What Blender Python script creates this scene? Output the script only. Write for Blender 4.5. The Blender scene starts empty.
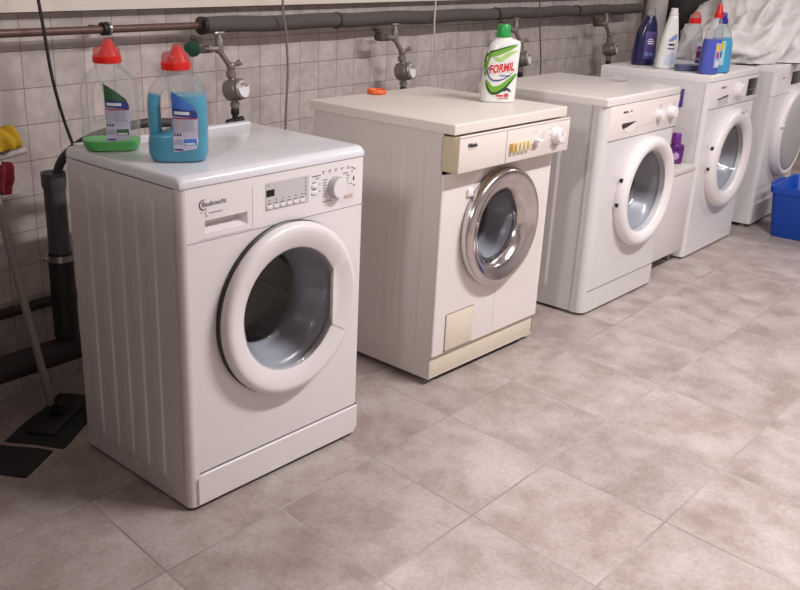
import bpy, bmesh, math, random
from math import sin, cos, pi, radians, sqrt, atan2
from mathutils import Vector, Matrix, noise
random.seed(7)
S = bpy.context.scene
COL = S.collection

# ------------------------------------------------------------------ camera
cam = bpy.data.cameras.new('camera')
cam.sensor_fit = 'HORIZONTAL'; cam.sensor_width = 36.0
cam.lens = 920.213 / 800 * 36.0
cam.shift_x = (400 - 339.31) / 800
cam.shift_y = (302.87 - 295) / 800
cam.clip_start = 0.05
camo = bpy.data.objects.new('camera', cam); COL.objects.link(camo)
YAW, PITCH, ROLL = 0.859, 0.359, 0.026
_f = Vector((sin(YAW)*cos(PITCH), cos(YAW)*cos(PITCH), -sin(PITCH)))
_r = Vector((cos(YAW), -sin(YAW), 0)); _u = _r.cross(_f)
_r2 = _r*cos(ROLL) + _u*sin(ROLL); _u2 = -_r*sin(ROLL) + _u*cos(ROLL)
m = Matrix((( _r2.x, _u2.x, -_f.x, 0), (_r2.y, _u2.y, -_f.y, 0), (_r2.z, _u2.z, -_f.z, 1.302), (0, 0, 0, 1)))
camo.matrix_world = m
S.camera = camo

# ------------------------------------------------------------------ world, lamps, exposure
w = bpy.data.worlds.new('world'); S.world = w; w.use_nodes = True
w.node_tree.nodes['Background'].inputs[0].default_value = (0.9, 0.88, 0.9, 1)
w.node_tree.nodes['Background'].inputs[1].default_value = 0.02
S.view_settings.view_transform = 'Standard'; S.view_settings.look = 'None'
S.view_settings.gamma = 1.0; S.view_settings.use_curve_mapping = False
S.view_settings.exposure = 0.42
def tube_light(name, loc, power, rotz=0.0, length=1.25, width=0.07, color=(1.0, .968, .975)):
    l = bpy.data.lights.new(name, 'AREA'); l.shape = 'RECTANGLE'; l.size = length; l.size_y = width
    l.energy = power; l.color = color
    o = bpy.data.objects.new(name, l); COL.objects.link(o); o.location = loc; o.rotation_euler = (0, 0, rotz)
    return o
tube_light('ceiling_tube_light', (2.75, -0.05, 2.52), 66)
tube_light('ceiling_tube_light', (6.2, -.1, 2.52), 28)
tube_light('ceiling_tube_light', (-1.4, 0.45, 2.52), 86)

# ------------------------------------------------------------------ materials
def lin(c):
    return tuple((v/255/12.92 if v/255 <= .04045 else ((v/255+.055)/1.055)**2.4) for v in c) + (1,)
MATS = {}
def mat(name, rgb, rough=.5, metal=0.0, spec=.5, coat=0.0, noise_amt=0.0, noise_scale=8.0, bump=0.0, bump_scale=200.0, transmission=0.0, sss=0.0):
    if name in MATS: return MATS[name]
    M = bpy.data.materials.new(name); M.use_nodes = True; nt = M.node_tree; b = nt.nodes['Principled BSDF']
    b.inputs['Base Color'].default_value = lin(rgb); b.inputs['Roughness'].default_value = rough
    b.inputs['Metallic'].default_value = metal; b.inputs['Specular IOR Level'].default_value = spec
    b.inputs['Coat Weight'].default_value = coat; b.inputs['Coat Roughness'].default_value = .08
    b.inputs['Transmission Weight'].default_value = transmission
    if noise_amt or bump:
        tc = nt.nodes.new('ShaderNodeTexCoord')
    if noise_amt:
        n = nt.nodes.new('ShaderNodeTexNoise'); n.inputs['Scale'].default_value = noise_scale; n.inputs['Detail'].default_value = 6
        nt.links.new(tc.outputs['Object'], n.inputs['Vector'])
        mx = nt.nodes.new('ShaderNodeMix'); mx.data_type = 'RGBA'
        a = lin(rgb); d = tuple(v*(1-noise_amt) for v in a[:3]) + (1,)
        mx.inputs[6].default_value = d; mx.inputs[7].default_value = tuple(min(1, v*(1+noise_amt*.5)) for v in a[:3]) + (1,)
        nt.links.new(n.outputs['Fac'], mx.inputs[0]); nt.links.new(mx.outputs[2], b.inputs['Base Color'])
    if bump:
        n2 = nt.nodes.new('ShaderNodeTexNoise'); n2.inputs['Scale'].default_value = bump_scale; n2.inputs['Detail'].default_value = 3
        nt.links.new(tc.outputs['Object'], n2.inputs['Vector'])
        bp = nt.nodes.new('ShaderNodeBump'); bp.inputs['Strength'].default_value = bump; bp.inputs['Distance'].default_value = .002
        nt.links.new(n2.outputs['Fac'], bp.inputs['Height']); nt.links.new(bp.outputs['Normal'], b.inputs['Normal'])
    MATS[name] = M; return M
def thin_glass(name, tint, fres=1.5, rough=.01, haze=None, haze_amt=0.0, fmul=1.0):
    """thin clear sheet: tinted see-through plus mirror reflection by Fresnel, optional milky part"""
    if name in MATS: return MATS[name]
    M = bpy.data.materials.new(name); M.use_nodes = True; nt = M.node_tree; N = nt.nodes; L = nt.links
    N.remove(N['Principled BSDF']); out = N['Material Output']
    t = N.new('ShaderNodeBsdfTransparent'); t.inputs[0].default_value = lin(tint)
    g = N.new('ShaderNodeBsdfGlossy'); g.inputs['Roughness'].default_value = rough
    f = N.new('ShaderNodeFresnel'); f.inputs['IOR'].default_value = fres
    mx = N.new('ShaderNodeMixShader'); fm = N.new('ShaderNodeMath'); fm.operation = 'MULTIPLY'; fm.inputs[1].default_value = fmul; L.new(f.outputs[0], fm.inputs[0]); L.new(fm.outputs[0], mx.inputs[0])
    if haze:
        d = N.new('ShaderNodeBsdfDiffuse'); d.inputs[0].default_value = lin(haze)
        tr = N.new('ShaderNodeBsdfTranslucent'); tr.inputs[0].default_value = lin(haze)
        m2 = N.new('ShaderNodeMixShader'); m2.inputs[0].default_value = .45; L.new(d.outputs[0], m2.inputs[1]); L.new(tr.outputs[0], m2.inputs[2])
        m3 = N.new('ShaderNodeMixShader'); m3.inputs[0].default_value = haze_amt; L.new(t.outputs[0], m3.inputs[1]); L.new(m2.outputs[0], m3.inputs[2])
        L.new(m3.outputs[0], mx.inputs[1])
    else:
        L.new(t.outputs[0], mx.inputs[1])
    L.new(g.outputs[0], mx.inputs[2]); L.new(mx.outputs[0], out.inputs['Surface'])
    MATS[name] = M; return M

def tiled(name, plane, org, rot, bw, rh, mortar, cols, mort_col, mottled, rough, bumpd, fine):
    M = bpy.data.materials.new(name); M.use_nodes = True; nt = M.node_tree; N = nt.nodes; L = nt.links
    b = N['Principled BSDF']; b.inputs['Roughness'].default_value = rough
    tc = N.new('ShaderNodeTexCoord'); sp = N.new('ShaderNodeSeparateXYZ'); L.new(tc.outputs['Object'], sp.inputs[0])
    cb = N.new('ShaderNodeCombineXYZ'); L.new(sp.outputs[0], cb.inputs[0]); L.new(sp.outputs[1 if plane == 'xy' else 2], cb.inputs[1])
    su = N.new('ShaderNodeVectorMath'); su.operation = 'SUBTRACT'; L.new(cb.outputs[0], su.inputs[0]); su.inputs[1].default_value = (org[0], org[1], 0)
    mp = N.new('ShaderNodeCombineXYZ')
    for k_ in (0, 1):
        dt = N.new('ShaderNodeVectorMath'); dt.operation = 'DOT_PRODUCT'; L.new(su.outputs[0], dt.inputs[0]); dt.inputs[1].default_value = rot[k_] + (0,)
        L.new(dt.outputs['Value'], mp.inputs[k_])
    br = N.new('ShaderNodeTexBrick'); br.offset = 0.0; br.squash = 1.0
    br.inputs['Scale'].default_value = 1.0; br.inputs['Brick Width'].default_value = bw; br.inputs['Row Height'].default_value = rh
    br.inputs['Mortar Size'].default_value = mortar; br.inputs['Mortar Smooth'].default_value = .2; br.inputs['Bias'].default_value = 0
    br.inputs['Color1'].default_value = (0, 0, 0, 1); br.inputs['Color2'].default_value = (1, 1, 1, 1); br.inputs['Mortar'].default_value = (.5, .5, .5, 1)
    L.new(mp.outputs[0], br.inputs['Vector'])
    n1 = N.new('ShaderNodeTexNoise'); n1.inputs['Scale'].default_value = mottled; n1.inputs['Detail'].default_value = 8; n1.inputs['Roughness'].default_value = .62
    # shift the mottling from tile to tile so that it breaks at the joints
    ad = N.new('ShaderNodeVectorMath'); ad.operation = 'MULTIPLY_ADD'
    L.new(br.outputs['Color'], ad.inputs[0]); ad.inputs[1].default_value = (7, 5, 3); L.new(mp.outputs[0], ad.inputs[2])
    L.new(ad.outputs[0], n1.inputs['Vector'])
    rp = N.new('ShaderNodeValToRGB'); L.new(n1.outputs['Fac'], rp.inputs[0])
    rp.color_ramp.elements[0].position = .34; rp.color_ramp.elements[0].color = lin(cols[0])
    rp.color_ramp.elements[1].position = .66; rp.color_ramp.elements[1].color = lin(cols[2])
    e = rp.color_ramp.elements.new(.5); e.color = lin(cols[1])
    n2 = N.new('ShaderNodeTexNoise'); n2.inputs['Scale'].default_value = fine; n2.inputs['Detail'].default_value = 4
    L.new(tc.outputs['Object'], n2.inputs['Vector'])
    hs = N.new('ShaderNodeHueSaturation'); L.new(rp.outputs[0], hs.inputs['Color'])
    ma = N.new('ShaderNodeMath'); ma.operation = 'MULTIPLY_ADD'; L.new(n2.outputs['Fac'], ma.inputs[0]); ma.inputs[1].default_value = .5; ma.inputs[2].default_value = .75
    mb = N.new('ShaderNodeMath'); mb.operation = 'MULTIPLY_ADD'; L.new(br.outputs['Color'], mb.inputs[0]); mb.inputs[1].default_value = .10; L.new(ma.outputs[0], mb.inputs[2])
    mc = N.new('ShaderNodeMath'); mc.operation = 'SUBTRACT'; L.new(mb.outputs[0], mc.inputs[0]); mc.inputs[1].default_value = .05
    L.new(mc.outputs[0], hs.inputs['Value'])
    n3 = N.new('ShaderNodeTexNoise'); n3.inputs['Scale'].default_value = 2.3; L.new(tc.outputs['Object'], n3.inputs['Vector'])
    rm = N.new('ShaderNodeMix'); rm.data_type = 'RGBA'; L.new(n3.outputs['Fac'], rm.inputs[0])
    rm.inputs[6].default_value = lin(mort_col[0]); rm.inputs[7].default_value = lin(mort_col[1])
    mx = N.new('ShaderNodeMix'); mx.data_type = 'RGBA'; L.new(br.outputs['Fac'], mx.inputs[0]); L.new(hs.outputs[0], mx.inputs[6]); L.new(rm.outputs[2], mx.inputs[7])
    L.new(mx.outputs[2], b.inputs['Base Color'])
    bp = N.new('ShaderNodeBump'); bp.inputs['Distance'].default_value = bumpd; bp.inputs['Strength'].default_value = .6
    iv = N.new('ShaderNodeMath'); iv.operation = 'MULTIPLY_ADD'; L.new(br.outputs['Fac'], iv.inputs[0]); iv.inputs[1].default_value = -1.0
    sc = N.new('ShaderNodeMath'); sc.operation = 'MULTIPLY'; L.new(n2.outputs['Fac'], sc.inputs[0]); sc.inputs[1].default_value = .25
    L.new(sc.outputs[0], iv.inputs[2]); L.new(iv.outputs[0], bp.inputs['Height']); L.new(bp.outputs['Normal'], b.inputs['Normal'])
    return M

ENAMEL = mat('white enamel', (226, 220, 220), .28, coat=.25)
ENAMEL_B = mat('white enamel top', (222, 221, 226), .22, coat=.3)
PLASTIC_W = mat('white plastic', (228, 222, 222), .35)
OLD_W = mat('aged white enamel', (226, 219, 214), .32, coat=.15, noise_amt=.03, noise_scale=5)
CREAM = mat('yellowed cream plastic', (205, 190, 160), .45)
CREAM_L = mat('pale cream enamel', (222, 211, 192), .4)
SIDE_W = mat('grey white side panel', (214, 206, 201), .35, noise_amt=.03, noise_scale=5)
GREY_W = mat('grey white enamel', (214, 210, 209), .3, coat=.15)
DARK = mat('black rubber', (16, 15, 16), .55)
DARK_GREY = mat('plain dark grey', (38, 35, 36), .4)
GASKET = mat('grey rubber gasket', (186, 186, 192), .25, coat=.2)
DRUM = mat('drum steel', (96, 94, 92), .35, metal=.9)
CHROME = mat('worn chrome', (206, 200, 200), .16, metal=1.0)
STEEL = mat('steel', (170, 168, 165), .3, metal=1.0)
INK = mat('dark grey print', (52, 52, 56), .5)
INK_L = mat('grey print', (150, 146, 148), .5)
SHADE_P = mat('pale grey plastic', (196, 192, 192), .35)
KNOB_S = mat('silver grey knob', (170, 168, 168), .3)
SCREEN = mat('black display glass', (12, 11, 13), .1)
GLASS = thin_glass('door glass', (242, 244, 246), 1.5)
CLEAR = thin_glass('clear plastic', (252, 252, 252), 1.2, .08, (238, 236, 236), .12, fmul=.35)

# ------------------------------------------------------------------ mesh helpers
def finish(name, bm, material, parent=None, loc=None, rotz=0.0, sharp=38, smooth=True, recalc=True):
    if recalc: bmesh.ops.recalc_face_normals(bm, faces=bm.faces)
    for f in bm.faces: f.smooth = smooth
    for e in bm.edges:
        if len(e.link_faces) == 2 and e.calc_face_angle(0) > radians(sharp): e.smooth = False
    me = bpy.data.meshes.new(name); bm.to_mesh(me); bm.free()
    mats = material if isinstance(material, (list, tuple)) else [material]
    for mm in mats: me.materials.append(mm)
    o = bpy.data.objects.new(name, me); COL.objects.link(o)
    if parent is not None: o.parent = parent
    if loc is not None: o.location = loc
    if rotz: o.rotation_euler = (0, 0, rotz)
    return o
def tag(o, label, cat, group=None):
    o['label'] = label; o['category'] = cat
    if group: o['group'] = group
    return o
def empty(name, loc, rotz=0.0, label=None, cat=None, group=None):
    o = bpy.data.objects.new(name, None); COL.objects.link(o); o.location = loc; o.rotation_euler = (0, 0, rotz); o.empty_display_size = .1
    if label: tag(o, label, cat, group)
    return o
def struct(name, bm, material, smooth=False):
    o = finish(name, bm, material, smooth=smooth); o['kind'] = 'structure'; return o
def newbm(): return bmesh.new()
def box(bm, x0, x1, y0, y1, z0, z1, bev=0.0, seg=2, mi=0):
    t = bmesh.new()
    bmesh.ops.create_cube(t, size=1.0)
    for v in t.verts:
        v.co = Vector((x0+(v.co.x+.5)*(x1-x0), y0+(v.co.y+.5)*(y1-y0), z0+(v.co.z+.5)*(z1-z0)))
    if bev: bmesh.ops.bevel(t, geom=list(t.edges), offset=bev, segments=seg, profile=.5, affect='EDGES')
    merge(bm, t, mi)
def merge(bm, t, mi=0, mtx=None):
    mp = {}
    for v in t.verts: mp[v] = bm.verts.new(mtx @ v.co if mtx else v.co)
    for f in t.faces:
        try:
            g = bm.faces.new([mp[v] for v in f.verts]); g.material_index = mi
        except ValueError: pass
    t.free()
def basis(d):
    d = Vector(d).normalized(); a = Vector((0, 0, 1)) if abs(d.z) < .9 else Vector((1, 0, 0))
    x = d.cross(a).normalized(); y = d.cross(x).normalized(); return x, y, d
def lathe(bm, prof, origin=(0, 0, 0), axis=(0, 0, 1), n=32, mi=0, a0=0.0, a1=2*pi, frame=None):
    """prof: list of (radius, distance along axis)"""
    x, y, d = frame if frame else basis(axis); O = Vector(origin); rings = []
    full = abs(a1-a0-2*pi) < 1e-6; cnt = n if full else n+1
    for r, h in prof:
        if r < 1e-6: rings.append([bm.verts.new(O+d*h)])
        else: rings.append([bm.verts.new(O+d*h+(x*cos(a0+(a1-a0)*i/n)+y*sin(a0+(a1-a0)*i/n))*r) for i in range(cnt)])
    for A, B in zip(rings, rings[1:]):
        for i in range(n):
            j = (i+1) % cnt
            try:
                if len(A) == 1 and len(B) == 1: continue
                if len(A) == 1: f = bm.faces.new((A[0], B[j], B[i]))
                elif len(B) == 1: f = bm.faces.new((A[i], A[j], B[0]))
                else: f = bm.faces.new((A[i], A[j], B[j], B[i]))
                f.material_index = mi
            except ValueError: pass
def cyl(bm, p0, p1, r, n=20, mi=0, r1=None, bev=0.0):
    p0 = Vector(p0); p1 = Vector(p1); h = (p1-p0).length; r1 = r if r1 is None else r1
    if bev: prof = [(0, 0), (r-bev, 0), (r-bev*.3, bev*.3), (r, bev), (r1, h-bev), (r1-bev*.3, h-bev*.3), (r1-bev, h), (0, h)]
    else: prof = [(0, 0), (r, 0), (r1, h), (0, h)]
    lathe(bm, prof, p0, p1-p0, n, mi)
def smooth_path(pts, per=8):
    P = [Vector(p) for p in pts]; out = []
    for i in range(len(P)-1):
        a = P[max(i-1, 0)]; b = P[i]; c = P[i+1]; d = P[min(i+2, len(P)-1)]
        for k in range(per):
            t = k/per
            out.append(.5*((2*b)+(-a+c)*t+(2*a-5*b+4*c-d)*t*t+(-a+3*b-3*c+d)*t**3))
    out.append(P[-1]); return out
def tube(bm, pts, r, n=10, mi=0, smooth=True, per=8, radii=None):
    P = smooth_path(pts, per) if smooth else [Vector(p) for p in pts]
    rings = []; prev = None
    for i, p in enumerate(P):
        t = (P[min(i+1, len(P)-1)]-P[max(i-1, 0)]).normalized()
        if prev is None: x, y, _ = basis(t)
        else:
            x = (prev-t*prev.dot(t)).normalized(); y = t.cross(x)
        prev = x
        rr = r(i/(len(P)-1)) if callable(r) else r
        rings.append([bm.verts.new(p+(x*cos(2*pi*k/n)+y*sin(2*pi*k/n))*rr) for k in range(n)])
    for A, B in zip(rings, rings[1:]):
        for k in range(n):
            f = bm.faces.new((A[k], A[(k+1) % n], B[(k+1) % n], B[k])); f.material_index = mi
    bm.faces.new(rings[0][::-1]).material_index = mi; bm.faces.new(rings[-1]).material_index = mi
def prism(bm, outline, y0, y1, mi=0):
    """outline of (x,z), extruded from y0 to y1"""
    a = [bm.verts.new((x, y0, z)) for x, z in outline]; b = [bm.verts.new((x, y1, z)) for x, z in outline]
    n = len(a)
    bm.faces.new(a).material_index = mi; bm.faces.new(b[::-1]).material_index = mi
    for i in range(n): bm.faces.new((a[i], b[i], b[(i+1) % n], a[(i+1) % n])).material_index = mi
_tc = {}
def text_polys(s, size, shear=0.0, bold=0.0):
    c = bpy.data.curves.new('t', 'FONT'); c.body = s; c.size = size; c.shear = shear; c.offset = bold; c.resolution_u = 3
    o = bpy.data.objects.new('t', c); COL.objects.link(o)
    dg = bpy.context.evaluated_depsgraph_get(); dg.update()
    me = bpy.data.meshes.new_from_object(o.evaluated_get(dg))
    vs = [(v.co.x, v.co.y) for v in me.vertices]; fs = [tuple(p.vertices) for p in me.polygons]
    bpy.data.objects.remove(o); bpy.data.curves.remove(c); bpy.data.meshes.remove(me)
    return vs, fs
def put_text(bm, s, width, fn, mi=0, shear=0.0, bold=0.0, height=None):
    """text scaled to a width; fn maps (x,z) of the text plane into space"""
    vs, fs = text_polys(s, .1, shear, bold*.1)
    x0 = min(v[0] for v in vs); x1 = max(v[0] for v in vs); k = width/(x1-x0)
    y1 = max(v[1] for v in vs); ky = k if height is None else height/y1
    V = [bm.verts.new(fn((x-x0)*k, y*ky)) for x, y in vs]
    for f in fs:
        try: bm.faces.new([V[i] for i in f]).material_index = mi
        except ValueError: pass

# ------------------------------------------------------------------ room
FLOOR = tiled('beige stone floor tiles', 'xy', (1.060, 1.408), ((1.0, -.130), (.025, 1.0)), .3570, .3620, .0028,
              ((153, 138, 131), (172, 158, 152), (186, 175, 170)), ((92, 78, 72), (206, 198, 192)), 7.0, .5, .0012, 85)
WALLM = tiled('small square wall tiles', 'xz', (1.425, 1.032), ((1.0, 0.0), (0.0, 1.0)), .104, .104, .0011,
              ((178, 165, 161), (190, 178, 173), (199, 188, 184)), ((108, 95, 88), (132, 118, 110)), 6.0, .34, .001, 30)
PLASTER = mat('cream painted plaster', (214, 204, 192), .7, bump=.15, bump_scale=60)
YW = 2.442
XL, XR, YF, ZC = -2.6, 8.2, -2.6, 2.62
def slab(x0, x1, y0, y1, z0, z1):
    bm = newbm(); box(bm, x0, x1, y0, y1, z0, z1); return bm
struct('floor', slab(XL, XR, YF, YW, -.08, 0), FLOOR)
struct('wall_back', slab(XL, XR, YW, YW+.12, -.08, ZC), WALLM)
struct('ceiling', slab(XL, XR, YF, YW+.12, ZC, ZC+.1), mat('white ceiling paint', (214, 210, 210), .8))
struct('wall_left', slab(XL-.12, XL, YF, YW+.12, -.08, ZC), mat('dull wall paint', (150, 144, 142), .8))
struct('wall_right', slab(XR, XR+.12, YF, YW+.12, -.08, ZC), mat('wall paint', (204, 199, 198), .8))
struct('wall_front', slab(XL, XR, YF-.12, YF, -.08, ZC), mat('wall paint', (204, 199, 198), .8))
# plastered upper wall standing a little proud of the tiles
bm = newbm()
zl = lambda x: 1.140
prism(bm, [(XL, zl(XL)), (XR, zl(XR)), (XR, ZC), (XL, ZC)], YW-.04, YW)
struct('trim_1', bm, PLASTER)
# unseen half-height wall, added to shade the first machine's left side
bm = newbm(); box(bm, .12, .30, .85, YW, 0, 1.56, .004)
struct('wall_light_blocker', bm, mat('dark brown blocker', (84, 76, 72), .8))

# ------------------------------------------------------------------ washing machines
def face_plate(bm, w, z0, z1, r, depth, hole=None, bulge=0.0, mi=0, N=72):
    """front plate that wraps round both vertical edges (radius r) and runs back to depth;
    hole = (u, z, radius)"""
    prof = [(0, depth), (0, r)] if depth > r else [(0, r)]
    for k in range(1, 7): a = pi/2*k/6; prof.append((r-r*cos(a), r-r*sin(a)))
    left = prof; right = [(w-u, v) for u, v in prof][::-1]
    def strip(pts):
        A = [bm.verts.new((u, v, z0)) for u, v in pts]; B = [bm.verts.new((u, v, z1)) for u, v in pts]
        for i in range(len(pts)-1): bm.faces.new((A[i], A[i+1], B[i+1], B[i])).material_index = mi
        return A, B
    if hole is None:
        A, B = strip(left+right); bm.faces.new(A[::-1]); bm.faces.new(B)
        return
    strip(left); strip(right)
    cu, cz, R = hole
    outer = []; ux0, ux1 = r, w-r
    n4 = N//4
    for i in range(N):
        a = 2*pi*i/N; dx, dz = cos(a), sin(a); t = 1e9
        if dx > 1e-9: t = min(t, (ux1-cu)/dx)
        if dx < -1e-9: t = min(t, (ux0-cu)/dx)
        if dz > 1e-9: t = min(t, (z1-cz)/dz)
        if dz < -1e-9: t = min(t, (z0-cz)/dz)
        outer.append((a, cu+dx*t, cz+dz*t))
    for x, z in ((ux0, z0), (ux1, z0), (ux0, z1), (ux1, z1)): outer.append((atan2(z-cz, x-cu) % (2*pi), x, z))
    outer.sort()
    O = [bm.verts.new((x, 0, z)) for a, x, z in outer]; I = [bm.verts.new((cu+R*cos(a), 0, cz+R*sin(a))) for a, x, z in outer]
    K = [bm.verts.new((cu+R*cos(a), .014, cz+R*sin(a))) for a, x, z in outer]
    n = len(O)
    for i in range(n):
        j = (i+1) % n
        bm.faces.new((O[i], O[j], I[j], I[i])).material_index = mi
        bm.faces.new((I[i], I[j], K[j], K[i])).material_index = mi
def face_plate_rect(bm, w, z0, z1, r, depth, rect):
    prof = [(0, depth), (0, r)]
    for k in range(1, 7): a = pi/2*k/6; prof.append((r-r*cos(a), r-r*sin(a)))
    for pts in (prof, [(w-u, v) for u, v in prof][::-1]):
        A = [bm.verts.new((u, v, z0)) for u, v in pts]; B = [bm.verts.new((u, v, z1)) for u, v in pts]
        for i in range(len(pts)-1): bm.faces.new((A[i], A[i+1], B[i+1], B[i]))
    U = [r, rect[0], rect[1], w-r]; Z = [z0, rect[2], rect[3], z1]
    G = [[bm.verts.new((u, 0, z)) for z in Z] for u in U]
    for i in range(3):
        for j in range(3):
            if (i, j) != (1, 1): bm.faces.new((G[i][j], G[i+1][j], G[i+1][j+1], G[i][j+1]))
def seam(bm, u0, u1, z, v=0.0, t=.0009):
    box(bm, u0, u1, v-.0005, v+.002, z-t, z+t)
def side_sheet(bm, u, sgn, v0, v1, z0, z1, disp, nv=130, nz=60):
    """side panel at u, bulging outward (sgn) by disp(v,z)"""
    G = [[bm.verts.new((u+sgn*disp(v0+(v1-v0)*i/nv, z0+(z1-z0)*j/nz), v0+(v1-v0)*i/nv, z0+(z1-z0)*j/nz)) for j in range(nz+1)] for i in range(nv+1)]
    for i in range(nv):
        for j in range(nz): bm.faces.new((G[i][j], G[i+1][j], G[i+1][j+1], G[i][j+1]))
def sstep(a, b, x):
    t = max(0, min(1, (x-a)/(b-a))); return t*t*(3-2*t)
def capsule(v, z, vc, z0, z1, hw, soft):
    """1 inside an upright round-ended bar, falling to 0 over `soft`"""
    zz = max(z0+hw, min(z1-hw, z)); d = sqrt((v-vc)**2+(z-zz)**2)
    return 1-sstep(hw-soft, hw, d)
def ring_front(bm, cu, cz, prof, n=72, mi=0, a0=0.0, a1=2*pi):
    lathe(bm, prof, (cu, 0, cz), None, n, mi, a0, a1, frame=(Vector((1, 0, 0)), Vector((0, 0, 1)), Vector((0, 1, 0))))
def machine_root(M, label, w, d):
    x, y, a = M
    # empty at the centre of the base
    px = x+(w/2)*cos(a)-(d/2)*sin(a); py = y+(w/2)*sin(a)+(d/2)*cos(a)
    t = empty('washing_machine', (px, py, 0), a, label, 'washing machine', 'washing machines along the tiled wall')
    return t
def islands(bm):
    seen = set(); out = []
    for v in bm.verts:
        if v in seen: continue
        st = [v]; seen.add(v); g = []
        while st:
            a = st.pop(); g.append(a)
            for e in a.link_edges:
                b = e.other_vert(a)
                if b not in seen: seen.add(b); st.append(b)
        out.append(g)
    res = []
    for g in out:
        t = bmesh.new(); mp = {v: t.verts.new(v.co) for v in g}; gs = set(g)
        for f in {f for v in g for f in v.link_faces}: t.faces.new([mp[v] for v in f.verts]).material_index = f.material_index
        res.append(t)
    return res
def clusters(isl, gap=.016):
    """gather printed marks that sit close together into one printed group"""
    C_ = [[t] for t in isl]
    def near(A, B):
        return any((a.co-b.co).length < gap for t in A for a in t.verts for u in B for b in u.verts)
    i = 0
    while i < len(C_):
        j = i+1; hit = False
        while j < len(C_):
            if near(C_[i], C_[j]): C_[i] += C_.pop(j); hit = True
            else: j += 1
        if not hit: i += 1
    out = []
    for g in C_:
        for t in g[1:]: merge(g[0], t)
        out.append(g[0])
    return out
class Part:
    """collects shapes in machine coordinates (u from left, v from front, z up)"""
    def __init__(s, root, w, d): s.root, s.w, s.d = root, w, d
    def add(s, name, bm, material, parent=None, **k):
        if name == 'print_mark':
            isl = clusters(islands(bm))
            if 1 < len(isl):
                for part in isl: o = s.add('print_mark', part, material, parent, **k)
                bm.free(); return o
        o = finish(name, bm, material, parent or s.root, **k)
        if parent is None: o.location = (-s.w/2, -s.d/2, 0)
        return o
def flat(bm, u0, u1, z0, z1, v=-.0008, mi=0, t=.0006):
    box(bm, u0, u1, v-t, v+t, z0, z1, 0, mi=mi)
def feet(P, w, d, hgt=.018, r=.018, front=.03):
    for u, v in ((.04, front+.02), (w-.04, front+.02), (.04, d-.05), (w-.04, d-.05)):
        bm = newbm(); lathe(bm, [(0, 0), (r, 0), (r, .005), (r*.5, .007), (r*.5, hgt-.0005), (0, hgt-.0005)], (u, v, 0), (0, 0, 1), 16)
        P.add('foot', bm, mat('foot plastic', (150, 146, 142), .5))
def shell(bm, w, d, z0, z1, v0, left=True, right=True):
    """back, floor and lid of the carcass, and plain sides where no pressed panel is given"""
    def quad(*c): bm.faces.new([bm.verts.new(p) for p in c])
    quad((0, d, z0), (w, d, z0), (w, d, z1), (0, d, z1)); quad((0, v0, z0), (w, v0, z0), (w, d, z0), (0, d, z0)); quad((0, v0, z1), (w, v0, z1), (w, d, z1), (0, d, z1))
    if left: quad((0, v0, z0), (0, d, z0), (0, d, z1), (0, v0, z1))
    if right: quad((w, v0, z0), (w, d, z0), (w, d, z1), (w, v0, z1))
def drum_parts(P, cu, cz, d, rin=.15, rd=.225, v_in=.0, gask=GASKET):
    bm = newbm(); ring_front(bm, cu, cz, [(rin+.055, v_in), (rin+.03, v_in), (rin+.022, v_in+.02), (rin+.012, v_in+.03), (rin+.004, v_in+.075), (rin-.008, v_in+.085), (rin-.004, v_in+.115), (rin+.045, v_in+.12)])
    P.add('door_gasket', bm, gask, recalc=False)
    bm = newbm(); ring_front(bm, cu, cz, [(rin+.02, v_in+.123), (rd, v_in+.13), (rd, d-.09), (rd-.02, d-.08), (0, d-.075)])
    # three paddles inside the drum
    for k in range(3):
        a = 2*pi*k/3+.5
        pr = [(rd-.003, -.05), (rd-.06, -.012), (rd-.06, .012), (rd-.003, .05)]
        A = [bm.verts.new((cu+r*cos(a)-o*sin(a), v_in+.15, cz+r*sin(a)+o*cos(a))) for r, o in pr]; B = [bm.verts.new((cu+r*cos(a)-o*sin(a), d-.1, cz+r*sin(a)+o*cos(a))) for r, o in pr]
        for i in range(3): bm.faces.new((A[i], A[i+1], B[i+1], B[i]))
        bm.faces.new(A)
    P.add('drum', bm, drum_mat(), recalc=False)
def drum_mat():
    if 'drum holes' in MATS: return MATS['drum holes']
    M = mat('drum holes', (138, 136, 134), .3, metal=.55); nt = M.node_tree; b = nt.nodes['Principled BSDF']
    tc = nt.nodes.new('ShaderNodeTexCoord'); v = nt.nodes.new('ShaderNodeTexVoronoi'); v.inputs['Scale'].default_value = 62; v.inputs['Randomness'].default_value = 0
    nt.links.new(tc.outputs['Object'], v.inputs['Vector'])
    r = nt.nodes.new('ShaderNodeValToRGB'); r.color_ramp.elements[0].position = .22; r.color_ramp.elements[0].color = (.004, .004, .004, 1)
    r.color_ramp.elements[1].position = .3; r.color_ramp.elements[1].color = lin((138, 136, 134))
    nt.links.new(v.outputs['Distance'], r.inputs[0]); nt.links.new(r.outputs[0], b.inputs['Base Color'])
    return M
def bowl(cu, cz, R, v0, deep=.11, r1=None):
    bm = newbm(); r1 = r1 or R*.74
    ring_front(bm, cu, cz, [(R, v0), (R-.004, v0+.003), (R-.010, v0+.012), (r1+.010, v0+deep*.72), (r1+.004, v0+deep*.80), (r1, v0+deep*.95), (r1-.008, v0+deep), (0, v0+deep+.004)])
    return bm
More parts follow.
